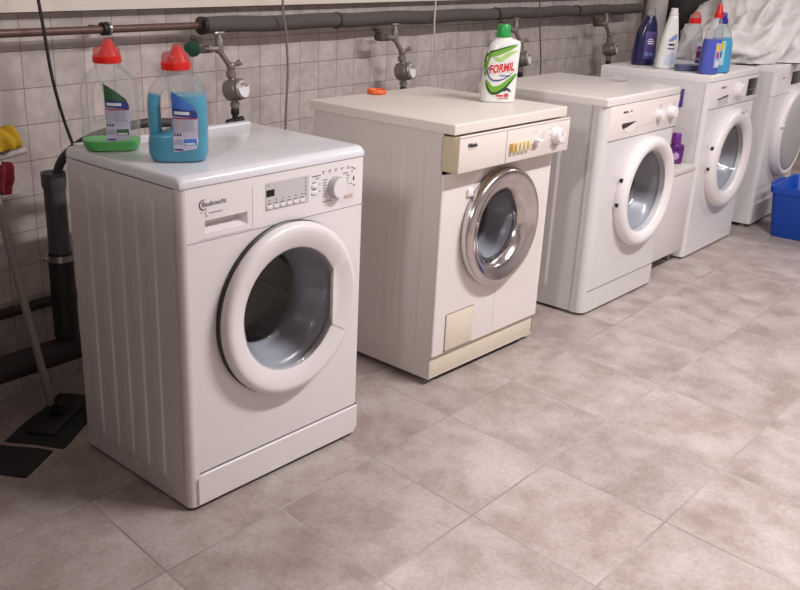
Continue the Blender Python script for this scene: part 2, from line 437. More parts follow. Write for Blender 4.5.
def top_slab(w, d, z0, z1, over=(0, 0, 0), bev=.008, bevf=None):
    """worktop with rounded upper edges; over = front, side, back overhang"""
    bm = newbm(); f, s, b = over; bf = bevf or bev
    x0, x1, y0, y1 = -s, w+s, -f, d+b; nn = 6
    # rings from the bottom up, rounding in towards the top face
    rings = [((0, 0), z0)]
    rings.append(((0, 0), z1-max(bev, bf)))
    for k in range(1, nn+1):
        a = pi/2*k/nn; rings.append(((1-cos(a), 1-cos(a)), z1-max(bev, bf)*(1-sin(a))))
    R = []
    for (e, _), z in rings:
        ex = bev*e; ef = bf*e
        c = min(.012, bf)   # small plan radius
        pts = [(x0+ex, y1-ex), (x0+ex, y0+ef+c), (x0+ex+c*.3, y0+ef+c*.3), (x0+ex+c, y0+ef), (x1-ex-c, y0+ef), (x1-ex-c*.3, y0+ef+c*.3), (x1-ex, y0+ef+c), (x1-ex, y1-ex)]
        R.append([bm.verts.new((x, y, z)) for x, y in pts])
    for A, B in zip(R, R[1:]):
        for i in range(8): bm.faces.new((A[i], A[(i+1) % 8], B[(i+1) % 8], B[i]))
    bm.faces.new(R[0][::-1]); bm.faces.new(R[-1])
    return bm
def knob(u, z, r, h, v0=0.0, ridge=True):
    bm = newbm(); lathe(bm, [(r*1.0, 0), (r, h*.3), (r*.93, h*.9), (r*.86, h), (0, h)], (u, v0, z), (0, -1, 0), 28)
    return bm

# ---- first machine: nearest, with ribbed side
def machine_near():
    w, d, h = .602, .467, .845; M = (1.249, 1.546, -.049)
    t = machine_root(M, 'nearest washing machine at left with ribbed side and two detergent bottles on top', w, d); P = Part(t, w, d)
    cu, cz = .318, .468
    bm = newbm(); shell(bm, w, d, .009, .816, .02, left=False)
    ribs = [.395, .322, .253, .186, .117]
    side_sheet(bm, 0, -1, .02, d, .009, .816, lambda v, z: .0040*max(capsule(v, z, c, .055, .782, .020, .006) for c in ribs), 260, 90)
    P.add('body', bm, ENAMEL, sharp=60)
    bm = newbm(); face_plate(bm, w, .009, .690, .018, .022, (cu, cz, .205)); P.add('front_panel', bm, ENAMEL)
    bm = newbm(); prism(bm, [(.019, .010), (w-.022, .010), (w-.004, .028), (w-.004, .097), (.044, .097), (.026, .093), (.019, .086)], -.0055, .001)
    bmesh.ops.bevel(bm, geom=[e for e in bm.edges if all(v.co.y < -.004 for v in e.verts)], offset=.004, segments=3, affect='EDGES')
    pl = P.add('kick_panel', bm, PLASTIC_W)
    bm = newbm(); seam(bm, .030, w-.006, .0985, 0, .0014); P.add('panel_seam', bm, DARK_GREY)
    # control panel: upper piece with a pocket for the drawer grip
    bm = newbm(); face_plate_rect(bm, w, .690, .8185, .018, .022, (.068, .194, .708, .7385)); cp = P.add('control_panel', bm, PLASTIC_W)
    bm = newbm(); seam(bm, .016, w-.003, .691); P.add('panel_seam', bm, INK_L, cp)
    bm = newbm(); seam(bm, -.0003, w, .8185, .0, .0012); P.add('panel_seam', bm, INK_L, cp)
    bm = newbm()   # drawer front with recessed grip
    u0, u1, z0, z1 = .055, .205, .697, .742
    flat(bm, .050, .212, .6965, .6985, -.0012); flat(bm, .210, .212, .6985, .800, -.0004)
    P.add('detergent_drawer', bm, PLASTIC_W, cp)
    bm = newbm()   # scooped pocket of the drawer grip
    F = [bm.verts.new(p) for p in ((.068, 0, .708), (.194, 0, .708), (.194, 0, .7385), (.068, 0, .7385))]
    K = [bm.verts.new(p) for p in ((.070, .026, .722), (.180, .026, .722), (.180, .030, .7385), (.070, .030, .7385))]
    for i in range(4): bm.faces.new((F[i], F[(i+1) % 4], K[(i+1) % 4], K[i]))
    bm.faces.new(K); P.add('drawer_grip', bm, PLASTIC_W, cp, sharp=20)
    bm = newbm(); put_text(bm, 'Bauknecht', .070, lambda x, z: (.061+x, -.0012, .7715+z+.012*x), bold=.0, height=.0115)
    for k in range(26):   # open ring round the first letter
        a = radians(70+k*9.4); b = radians(70+(k+1)*9.4); th = .0012+.0016*sin(pi*k/26)
        q = [(r*cos(x), r*sin(x)) for r, x in ((.0105, a), (.0105, b), (.0105+th, b), (.0105+th, a))]
        bm.faces.new([bm.verts.new((.0655+x, -.0012, .7765+z)) for x, z in q])
    P.add('logo', bm, INK, cp, recalc=False)
    bm = newbm()   # squiggle figure and thin line of print
    tube(bm, [(.071, -.001, .746), (.073, -.001, .752), (.068, -.001, .757), (.073, -.001, .762)], .0006, 6)
    flat(bm, .058, .0605, .758, .7605); flat(bm, .081, .118, .7545, .7562)
    P.add('print_mark', bm, INK_L, cp)
    bm = newbm()
    flat(bm, .250, .393, .729, .797, -.0004); P.add('display_field', bm, SHADE_P, cp)
    bm = newbm(); flat(bm, .2525, .2775, .7635, .7795, -.0016); P.add('display', bm, SCREEN, cp)
    for k in range(6):
        u = .262+k*.0215
        bm = newbm(); box(bm, u-.0085, u+.0085, -.004, 0, .733, .742, .0012); P.add('button', bm, PLASTIC_W, cp)
    bm = newbm()
    for k in range(6):
        u = .262+k*.0215; flat(bm, u-.001, u+.001, .752, .7545, -.0014); flat(bm, u-.006, u+.006, .7445, .7458, -.0014)
    for k in range(5): flat(bm, .380, .3835, .789-.0095*k, .791-.0095*k, -.0014)
    flat(bm, .2555, .2605, .7895, .7905, -.0014)
    flat(bm, .405, .428, .790, .7912); flat(bm, .431, .433, .7895, .792); flat(bm, .418, .428, .783, .784)
    for q in (.768, .7505): flat(bm, .405, .418, q+.006, q+.0072); flat(bm, .431, .433, q-.001, q+.0015)
    for k in range(5): flat(bm, .443+k*.0225, .4452+k*.0225, .7925+.0002*k, .795); flat(bm, .4395+k*.0225, .4495+k*.0225, .798, .7988)
    for k in range(7): flat(bm, .443, .457-.002*(k % 2), .776-.007*k, .7768-.007*k)
    for k in range(6): flat(bm, .529, .541-.003*(k % 3), .776-.0075*k, .7768-.0075*k)
    flat(bm, .547, .551, .793, .796); flat(bm, .556, .560, .789, .792); flat(bm, .547, .550, .783, .7855)
    flat(bm, .515, .535, .783, .784); flat(bm, .443, .475, .7195, .7203); flat(bm, .505, .530, .722, .723)
    flat(bm, .554, .558, .760, .770); flat(bm, .556, .559, .745, .749); flat(bm, .546, .5485, .7515, .754)
    P.add('print_mark', bm, INK, cp)
    bm = newbm(); flat(bm, .522, .552, .7165, .7185); flat(bm, .53, .556, .7225, .7235); o = P.add('print_mark', bm, mat('pale red print', (205, 150, 140), .5), cp); o['label'] = 'pale red print'
    for z in (.7655, .748):
        bm = newbm(); box(bm, .404, .422, -.0035, 0, z-.004, z+.004, .0012); P.add('button', bm, PLASTIC_W, cp)
    bm = newbm(); lathe(bm, [(.029, 0), (.0285, .014), (.026, .020)], (.488, 0, .752), (0, -1, 0), 32)
    lathe(bm, [(.026, .020), (.0245, .022), (0, .0225)], (.488, 0, .752), (0, -1, 0), 32, mi=1)
    P.add('knob', bm, [KNOB_S, PLASTIC_W], cp)
    # worktop with big round front edge and raised back rim
    bm = top_slab(w, d, .8195, h, (0, 0, 0), .010, .020)
    t2 = newbm(); box(t2, .02, w-.02, d-.030, d-.002, h-.003, h+.006, .003); merge(bm, t2)
    P.add('top_panel', bm, ENAMEL_B)
    # door
    bm = newbm(); ring_front(bm, cu, cz, [(.205, .010), (.226, .002), (.2275, -.010), (.224, -.013)]); P.add('door_shade_band', bm, DARK_GREY)  # dark ring: shade along the door's outer side, put into the colour
    bm = newbm(); ring_front(bm, cu, cz, [(.218, -.008), (.2235, -.012), (.226, -.020), (.2245, -.030), (.219, -.037), (.211, -.040), (.203, -.0405), (.185, -.035), (.167, -.029), (.162, -.026), (.160, -.010), (.168, 0.0), (.205, .005)])
    dr = P.add('door', bm, PLASTIC_W, sharp=50)
    P.add('door_glass', bowl(cu, cz, .160, -.026, .115, .118), GLASS, dr, recalc=False)
    bm = newbm()   # grip set into the right of the ring, its inner edge a straight chord
    ringp = [(.120, -.027), (.160, -.0272), (.167, -.029), (.185, -.035), (.203, -.0405), (.215, -.040)]
    def ry(r):
        for (r0, y0), (r1, y1) in zip(ringp, ringp[1:]):
            if r <= r1: return y0+(y1-y0)*(r-r0)/(r1-r0)
        return ringp[-1][1]
    G = []
    for k in range(21):
        a = radians(-29+58*k/20); ri = .142/cos(a); row = []
        for q in range(9):
            r = ri+(.205-ri)*q/8; row.append((cu+r*cos(a), ry(r)-.0016, cz+r*sin(a)))
        G.append(row)
    V = [[bm.verts.new(p) for p in row] for row in G]
    for k in range(20):
        for q in range(8): bm.faces.new((V[k][q], V[k+1][q], V[k+1][q+1], V[k][q+1]))
    rim = [V[k][0] for k in range(21)]+[V[20][q] for q in range(1, 9)]+[V[k][8] for k in range(19, -1, -1)]+[V[0][q] for q in range(7, 0, -1)]
    low = [bm.verts.new((v.co.x, v.co.y+.010, v.co.z)) for v in rim]; n_ = len(rim)
    for i in range(n_): bm.faces.new((rim[i], low[i], low[(i+1) % n_], rim[(i+1) % n_]))
    P.add('door_handle', bm, PLASTIC_W, dr)
    drum_parts(P, cu, cz, d, .132, .225, .004)
    feet(P, w, d, .010)
    return t

# ---- second machine: chrome porthole
def machine_chrome():
    w, d, h = .600, .595, .855; M = (2.248, 1.511, -.061)
    t = machine_root(M, 'cream washing machine with chrome porthole and green capped bottle on top', w, d); P = Part(t, w, d)
    cu, cz = .298, .490; F = .033   # front sheet sits back from the worktop
    bm = newbm(); shell(bm, w, d, .022, .824, F+.01, left=False)
    def dsp(v, z):
        e = 0
        for a, b in ((.10, .20), (.24, .36), (.40, .52)):
            e = max(e, min(sstep(a, a+.012, v), 1-sstep(b-.012, b, v))*min(sstep(.14, .155, z), 1-sstep(.755, .77, z)))
        return -.002*e
    side_sheet(bm, 0, -1, F+.006, d, .022, .824, dsp, 120, 40); P.add('body', bm, SIDE_W, sharp=60)
    bm = newbm(); face_plate(bm, w-.004, .103, .700, .006, .010, (cu, cz, .17))
    for v in bm.verts: v.co.y += F; v.co.x += .002
    fp = P.add('front_panel', bm, OLD_W)
    bm = newbm(); flat(bm, .3235, .3250, .115, .290, F-.0002); P.add('panel_seam', bm, SIDE_W, fp)
    bm = newbm(); box(bm, .004, w-.004, .046, .075, .022, .101, .003); P.add('kick_panel', bm, CREAM_L)
    bm = newbm(); box(bm, .062, .205, F-.004, F+.006, .108, .233, .002); fl = P.add('filter_flap', bm, CREAM_L); fl['label'] = 'cream filter flap'
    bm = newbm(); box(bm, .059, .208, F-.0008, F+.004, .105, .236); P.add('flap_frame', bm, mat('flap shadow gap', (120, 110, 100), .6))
    # control panel with yellowed end
    bm = newbm(); box(bm, 0, w, -.018, F+.016, .711, .8165, .002)
    cp = P.add('control_panel', bm, CREAM)
    bm = newbm(); box(bm, .001, w-.001, -.0205, -.017, .7125, .815, .0015); P.add('fascia', bm, mat('fascia white', (222, 213, 206), .4), cp)
    V = -.0210
    bm = newbm(); box(bm, .002, w-.002, -.0215, -.012, .8165, .8215, .001); P.add('fascia_rail', bm, OLD_W, cp)
    bm = newbm(); flat(bm, .2365, .2378, .715, .813, V); flat(bm, .042, .075, .7795, .7805, V)
    for k in range(3):
        flat(bm, .435, .455-.004*k, .789-.009*k, .7896-.009*k, V); flat(bm, .468, .490, .795-.02*k, .7958-.02*k, V)
    flat(bm, .385, .405, .795, .7958, V); flat(bm, .38, .42, .745, .7456, V); flat(bm, .48, .58, .738, .7386, V)
    for k in range(7): a = radians(200-k*38); flat(bm, .517+.04*cos(a)-.004, .517+.04*cos(a)+.004, .773+.034*sin(a), .7738+.034*sin(a), V)
    P.add('print_mark', bm, INK_L, cp)
    bm = newbm(); put_text(bm, 'Miele', .045, lambda x, z: (.041+x, V-.0006, .786+z), bold=.06, height=.012); P.add('logo', bm, INK, cp, recalc=False)
    for k in range(5):
        u = .262+k*.0220
        bm = newbm(); box(bm, u-.0065, u+.0065, -.034, -.018, .745, .773, .002)
        o = P.add('button', bm, mat('amber button', (208, 168, 96), .45) if k == 0 else mat('yellowed button', (222, 203, 160), .45), cp); o['label'] = 'yellowed push button'
    bm = newbm(); cyl(bm, (.397, -.018, .768), (.397, -.034, .768), .008, 16, bev=.002); box(bm, .382, .412, -.046, -.032, .764, .773, .002); P.add('switch', bm, PLASTIC_W, cp)
    bm = newbm(); lathe(bm, [(.027, 0), (.027, .006), (.0245, .009), (.023, .024), (.020, .027), (0, .027)], (.516, -.020, .771), (0, -1, 0), 32); P.add('knob', bm, PLASTIC_W, cp)
    bm = newbm(); box(bm, .513, .519, -.0485, -.046, .772, .792, .001); P.add('pointer', bm, SHADE_P, cp)
    # worktop
    bm = top_slab(w, d, .8245, h, (.003, .004, .018), .004, .005); P.add('worktop', bm, mat('pale worktop', (221, 212, 204), .4, noise_amt=.03, noise_scale=6))
    # door
    bm = newbm(); ring_front(bm, cu, cz, [(.185, F), (.195, F-.004), (.1985, F-.014), (.1975, F-.026), (.193, F-.035), (.186, F-.040), (.177, F-.041), (.170, F-.039), (.166, F-.036), (.150, F-.032), (.134, F-.027), (.130, F-.023), (.112, F-.004), (.110, F+.012), (.17, F+.013)])
    dr = P.add('door', bm, CHROME, sharp=60); dr['label'] = 'chrome porthole ring'
    P.add('door_glass', bowl(cu, cz, .112, F-.004, .10, .088), GLASS, dr, recalc=False)
    bm = newbm(); box(bm, cu-.176, cu-.150, F-.010, F, cz+.125, cz+.150, .004); P.add('door_catch', bm, PLASTIC_W)
    drum_parts(P, cu, cz, d, .108, .225, F+.012)
    feet(P, w, d, .02, .02, .05)
    return t

def door_white(P, cu, cz, R, Rg, v, material, glass=True, marks=True):
    bm = newbm(); ring_front(bm, cu, cz, [(R-.03, .004), (R-.004, 0), (R, -.010), (R-.001, -.026), (R-.007, -.037), (R-.018, -.043), (R-.034, -.044), (Rg+.016, -.038), (Rg+.006, -.032), (Rg, -.022), (Rg-.002, 0), (R-.03, .006)])
    dr = P.add('door', bm, material, sharp=55)
    P.add('door_glass', bowl(cu, cz, Rg, -.022, .11, Rg*.75), GLASS, dr, recalc=False)
    if marks:
        for dz in (.075, -.02):
            a = math.asin(dz/(R+.002)); bm = newbm(); u = cu-(R+.002)*cos(a)
            box(bm, u-.004, u+.006, -.022, -.010, cz+dz-.007, cz+dz+.007, .001); P.add('hinge_pin', bm, DARK, dr)
    return dr
def machine_white(M, dims, label, spec):
    w, d, h = dims
    t = machine_root(M, label, w, d); P = Part(t, w, d); r = spec['r']
    cu, cz, R, Rg = spec['door']
    zt = h-.030
    bm = newbm(); shell(bm, w, d, .012, zt, r, left=False)
    side_sheet(bm, 0, -1, r, d, .012, zt, spec['side'], 120, 60); P.add('body', bm, spec['mat'], sharp=60)
    zp = spec['zp']
    bm = newbm(); face_plate(bm, w, spec['zk'], zp, r, r+.002, (cu, cz, Rg+.03)); face_plate(bm, w, zp, zt, r, r+.002); P.add('front_panel', bm, spec['mat'])
    bm = newbm(); face_plate(bm, w, .012, spec['zk'], r, r+.002); kp = P.add('kick_panel', bm, spec['mat'])
    bm = newbm(); seam(bm, r*.7, w-r*.5, spec['zk'], .0, .0012); P.add('panel_seam', bm, spec.get('kseam', DARK_GREY), kp)
    bm = newbm(); box(bm, r*.92, w-.004, -.0005, r*.6, zp+.001, zt-.0015, .0008); cp = P.add('control_panel', bm, spec.get('pmat', PLASTIC_W))
    bm = newbm(); seam(bm, r*.9, w-.004, zp, .0, .0012); seam(bm, r*.5, w-.002, zt-.0008, .0, .0010); P.add('panel_seam', bm, INK, cp)
    bm = top_slab(w, d, zt, h, (0, 0, 0), .006, .008); P.add('worktop', bm, spec.get('tmat', PLASTIC_W))
    door_white(P, cu, cz, R, Rg, 0, spec.get('dmat', PLASTIC_W), marks=spec.get('marks', True))
    drum_parts(P, cu, cz, d, Rg-.025, .22, .006)
    feet(P, w, d, .012, .02, .03)
    return t, P, cp

near = machine_near()
chrome = machine_chrome()

# ---- third machine
def side3(v, z):
    e = max(capsule(v, z, c, .075, .775, .030, .006) for c in (.20, .40))
    return .0055*e+.004*(1-sstep(.052, .060, v))
t3, P3, cp3 = machine_white((3.181, 1.485, -.044), (.601, .57, .848), 'white washing machine beside the small low cabinet with the purple bottle',
    dict(r=.034, door=(.362, .452, .222, .163), zp=.686, zk=.100, side=side3, mat=GREY_W, pmat=mat('warm white plastic', (226, 216, 211), .38), tmat=mat('warm white top', (222, 214, 210), .3)))
bm = newbm(); prism(bm, [(.130, .738), (.238, .742), (.238, .744), (.132, .7445)], -.002, -.0005); P3.add('drawer_slot', bm, DARK_GREY, cp3)
bm = newbm(); prism(bm, [(.136, .736), (.236, .7415), (.234, .716), (.205, .706), (.170, .707), (.148, .716)], -.0018, -.0004); P3.add('drawer_grip', bm, PLASTIC_W, cp3)
bm = newbm(); prism(bm, [(.124, .7385), (.236, .7432), (.176, .729), (.140, .723)], -.0026, -.0010); P3.add('grip_shade', bm, mat('recess shade', (58, 52, 52), .6), cp3)  # flat dark wedge, painted as the shade inside the grip
bm = newbm(); put_text(bm, 'SIEMENS', .040, lambda x, z: (.128+x, -.0012, .782+z), bold=.03, height=.008); flat(bm, .185, .196, .784, .789)
P3.add('logo', bm, INK, cp3, recalc=False)
bm = newbm()
for k in range(8): flat(bm, .285+.014*k, .293+.014*k, .722, .7232)
for k in range(4): flat(bm, .42, .45-.004*k, .79-.007*k, .7908-.007*k); flat(bm, .545, .565-.003*k, .79-.007*k, .7908-.007*k)
flat(bm, .46, .475, .79, .7906); flat(bm, .245, .257, .716, .7175)
P3.add('print_mark', bm, INK_L, cp3)
for u, r in ((.420, .019), (.530, .024)):
    bm = newbm(); lathe(bm, [(r*1.05, 0), (r, .004), (r*.94, .022), (r*.85, .026), (0, .026)], (u, 0, .752), (0, -1, 0), 28); box(bm, u-.003, u+.003, -.030, -.020, .752-r*.8, .752+r*.8, .001)
    P3.add('knob', bm, PLASTIC_W, cp3)

# ---- fourth machine
def side4(v, z):
    dd = sqrt((v-.095)**2+(z-.715)**2)
    return .003*(1-sstep(.002, .007, abs(dd-.070)))*sstep(.06, .10, v+.0) + .0035*(1-sstep(.003, .010, abs(z-.615)))*sstep(.05, .09, v)*(1-sstep(.20, .26, v))
t4, P4, cp4 = machine_white((4.211, 1.498, -.023), (.600, .53, .854), 'white washing machine with black display and a row of coloured bottles on top',
    dict(r=.020, door=(.330, .445, .235, .160), zp=.700, zk=.060, kseam=GREY_W, side=side4, mat=mat('cool white enamel', (222, 218, 219), .3, coat=.15)))
bm = newbm(); prism(bm, [(.110, .741), (.232, .752), (.234, .745), (.118, .736)], -.002, -.0005); P4.add('drawer_slot', bm, DARK_GREY, cp4)
bm = newbm(); prism(bm, [(.115, .736), (.234, .744), (.240, .712), (.12, .708)], -.0016, -.0004); P4.add('drawer_grip', bm, SHADE_P, cp4)
bm = newbm(); put_text(bm, 'BOSCH', .058, lambda x, z: (.140+x, -.0012, .785+z), bold=.03, height=.010); P4.add('logo', bm, INK, cp4, recalc=False)
bm = newbm(); box(bm, .470, .585, -.0035, 0, .726, .806, .0015); P4.add('display', bm, SCREEN, cp4)
bm = newbm(); flat(bm, .472, .583, .754, .7565, -.0042); flat(bm, .50, .52, .770, .772, -.0042); P4.add('display_line', bm, mat('display grey', (120, 118, 120), .4), cp4)
bm = newbm(); lathe(bm, [(.036, 0), (.036, .004), (.033, .006), (.031, .026), (.028, .029), (0, .029)], (.345, 0, .765), (0, -1, 0), 32); P4.add('knob', bm, PLASTIC_W, cp4)
bm = newbm(); box(bm, .33, .37, -.052, -.040, .445+.220, .445+.232, .003); P4.add('door_catch', bm, SHADE_P)

# ---- fifth machine, at the right edge: big closed door
def machine_far():
    w, d, h = .597, .57, .844; M = (5.025, 1.462, 0.0)
    t = machine_root(M, 'rightmost white machine with big closed grey door, half out of frame', w, d); P = Part(t, w, d)
    cu, cz = .335, .475
    bm = newbm(); shell(bm, w, d, .022, .815, .021); P.add('body', bm, GREY_W)
    bm = newbm(); face_plate(bm, w, .218, .695, .02, .021, (cu, cz, .15)); P.add('front_panel', bm, GREY_W)
    bm = newbm(); face_plate(bm, w, .022, .2165, .02, .021); P.add('kick_panel', bm, GREY_W)
    bm = newbm(); face_plate(bm, w, .6965, .815, .02, .021); cp = P.add('control_panel', bm, PLASTIC_W)
    bm = newbm(); seam(bm, .012, w-.004, .696); P.add('panel_seam', bm, INK_L)
    bm = newbm(); seam(bm, .012, w-.004, .2172); P.add('panel_seam', bm, INK_L)
    bm = newbm(); box(bm, .25, .40, -.0035, 0, .735, .80, .0015); P.add('display', bm, SCREEN, cp)
    bm = newbm(); flat(bm, .09, .14, .775, .782); P.add('print_mark', bm, INK_L, cp)
    P.add('worktop', top_slab(w, d, .815, h, (0, 0, 0), .006, .008), PLASTIC_W)
    bm = newbm(); ring_front(bm, cu, cz, [(.20, .002), (.232, 0), (.236, -.012), (.232, -.030), (.222, -.040), (.208, -.042), (.200, -.038)])
    dr = P.add('door', bm, PLASTIC_W, sharp=55)
    bm = newbm(); ring_front(bm, cu, cz, [(.202, -.036), (.198, -.040), (.15, -.050), (.08, -.054), (0, -.055)]); P.add('door_cover', bm, mat('grey door cover', (176, 172, 172), .3), dr)
    bm = newbm(); box(bm, cu-.236, cu-.19, -.046, -.036, cz+.055, cz+.062, .001); P.add('door_catch', bm, PLASTIC_W, dr)
    feet(P, w, d, .02, .02, .03)
    return t
machine_far()

# ------------------------------------------------------------------ low cabinet between third and fourth machine
cab = empty('low_cabinet', (3.995, 1.76, 0), -.03, 'small low white cabinet between two washing machines, carrying the purple bottle', 'cabinet')
def cpart(name, x0, x1, y0, y1, z0, z1, m_, bev=.002):
    bm = newbm(); box(bm, x0, x1, y0, y1, z0, z1, bev); return finish(name, bm, m_, cab)
CABM = mat('white laminate', (222, 215, 212), .4)
cpart('carcass', -.185, .185, -.24, .25, .062, .438, CABM)
cpart('front_panel', -.188, .188, -.256, -.2405, .062, .436, CABM)
cpart('cabinet_top', -.193, .193, -.262, .255, .4385, .462, mat('pale laminate top', (224, 215, 208), .35), .003)
for x in (-.178, .178):
    for y in (-.18, .22): cpart('leg', x-.010, x+.010, y-.03, y+.03, 0, .0615, mat('grey leg', (150, 146, 144), .5))

# ------------------------------------------------------------------ bottles
def union(a, b):
    """boolean union of two closed bmeshes"""
    obs = []
    for k in (a, b):
        bmesh.ops.recalc_face_normals(k, faces=k.faces); me = bpy.data.meshes.new('u'); k.to_mesh(me); k.free()
        o = bpy.data.objects.new('u', me); COL.objects.link(o); obs.append(o)
    md = obs[0].modifiers.new('b', 'BOOLEAN'); md.operation = 'UNION'; md.solver = 'EXACT'; md.object = obs[1]
    dg = bpy.context.evaluated_depsgraph_get(); dg.update()
    me = bpy.data.meshes.new_from_object(obs[0].evaluated_get(dg)); r = bmesh.new(); r.from_mesh(me)
    for o in obs: m_ = o.data; bpy.data.objects.remove(o); bpy.data.meshes.remove(m_)
    bpy.data.meshes.remove(me); return r
class BottleShape:
    """stack of superellipse sections: (z, half width, half depth, centre x, power)"""
    def __init__(s, sec): s.sec = sec
    def at(s, z):
        q = s.sec
        if z <= q[0][0]: return q[0][1:]
        for a, b in zip(q, q[1:]):
            if z <= b[0]:
                t = (z-a[0])/(b[0]-a[0]); return tuple(x+(y-x)*t for x, y in zip(a[1:], b[1:]))
        return q[-1][1:]
    def front(s, x, z, off=.0009):
        hw, hd, cx, p = s.at(z); q = min(.999, abs((x-cx)/hw)); return Vector((x, -hd*(1-q**p)**(1/p)-off, z))
    def mesh(s, n=44, z0=None, z1=None, inset=0.0, sub=4):
        bm = newbm(); zs = []
        z0 = s.sec[0][0] if z0 is None else z0; z1 = s.sec[-1][0] if z1 is None else z1
        for a, b in zip(s.sec, s.sec[1:]):
            for k in range(sub): zs.append(a[0]+(b[0]-a[0])*k/sub)
        zs = [z0]+[z for z in zs if z0 < z < z1]+[z1]; rings = []
        for z in zs:
            hw, hd, cx, p = s.at(z); hw -= inset; hd -= inset; R = []
            for i in range(n):
                a = 2*pi*i/n; c, q = cos(a), sin(a); e = 2/p
                R.append(bm.verts.new((cx+hw*abs(c)**e*(1 if c >= 0 else -1), hd*abs(q)**e*(1 if q >= 0 else -1), z)))
            rings.append(R)
        for A, B in zip(rings, rings[1:]):
            for i in range(n): bm.faces.new((A[i], A[(i+1) % n], B[(i+1) % n], B[i]))
        bm.faces.new(rings[0][::-1]); bm.faces.new(rings[-1]); return bm
    def decal(s, bm, poly, off=.0009, mi=0, step=.004):
        """polygon in the (x,z) plane wrapped on to the front"""
        x0 = min(p[0] for p in poly); x1 = max(p[0] for p in poly); z0 = min(p[1] for p in poly); z1 = max(p[1] for p in poly)
        t = bmesh.new(); t.faces.new([t.verts.new((x, 0, z)) for x, z in poly])
        k = x0+step
        while k < x1: bmesh.ops.bisect_plane(t, geom=list(t.verts)+list(t.edges)+list(t.faces), plane_co=(k, 0, 0), plane_no=(1, 0, 0)); k += step
        k = z0+step*2
        while k < z1: bmesh.ops.bisect_plane(t, geom=list(t.verts)+list(t.edges)+list(t.faces), plane_co=(0, 0, k), plane_no=(0, 0, 1)); k += step*2
        bmesh.ops.triangulate(t, faces=list(t.faces))
        for v in t.verts: v.co = s.front(v.co.x, v.co.z, off)
        merge(bm, t, mi)
    def rect(s, bm, x0, x1, z0, z1, off=.0012, mi=0): s.decal(bm, [(x0, z0), (x1, z0), (x1, z1), (x0, z1)], off, mi)
def ribbon(pts, w0, w1=None):
    """outline of a tapering swoosh along pts (x,z)"""
    P = smooth_path([(x, 0, z) for x, z in pts], 6); n = len(P); L = []; R = []
    for i, p in enumerate(P):
        t = (P[min(i+1, n-1)]-P[max(i-1, 0)]).normalized(); k = i/(n-1); wv = w0*(sin(pi*min(max(k, .03), .97))**.7)
        nx, nz = -t.z, t.x; L.append((p.x+nx*wv, p.z+nz*wv)); R.append((p.x-nx*wv, p.z-nz*wv))
    return [(L[i], L[i+1], R[i+1], R[i]) for i in range(n-1)]
def flat_front(bm): 
    bmesh.ops.recalc_face_normals(bm, faces=bm.faces)

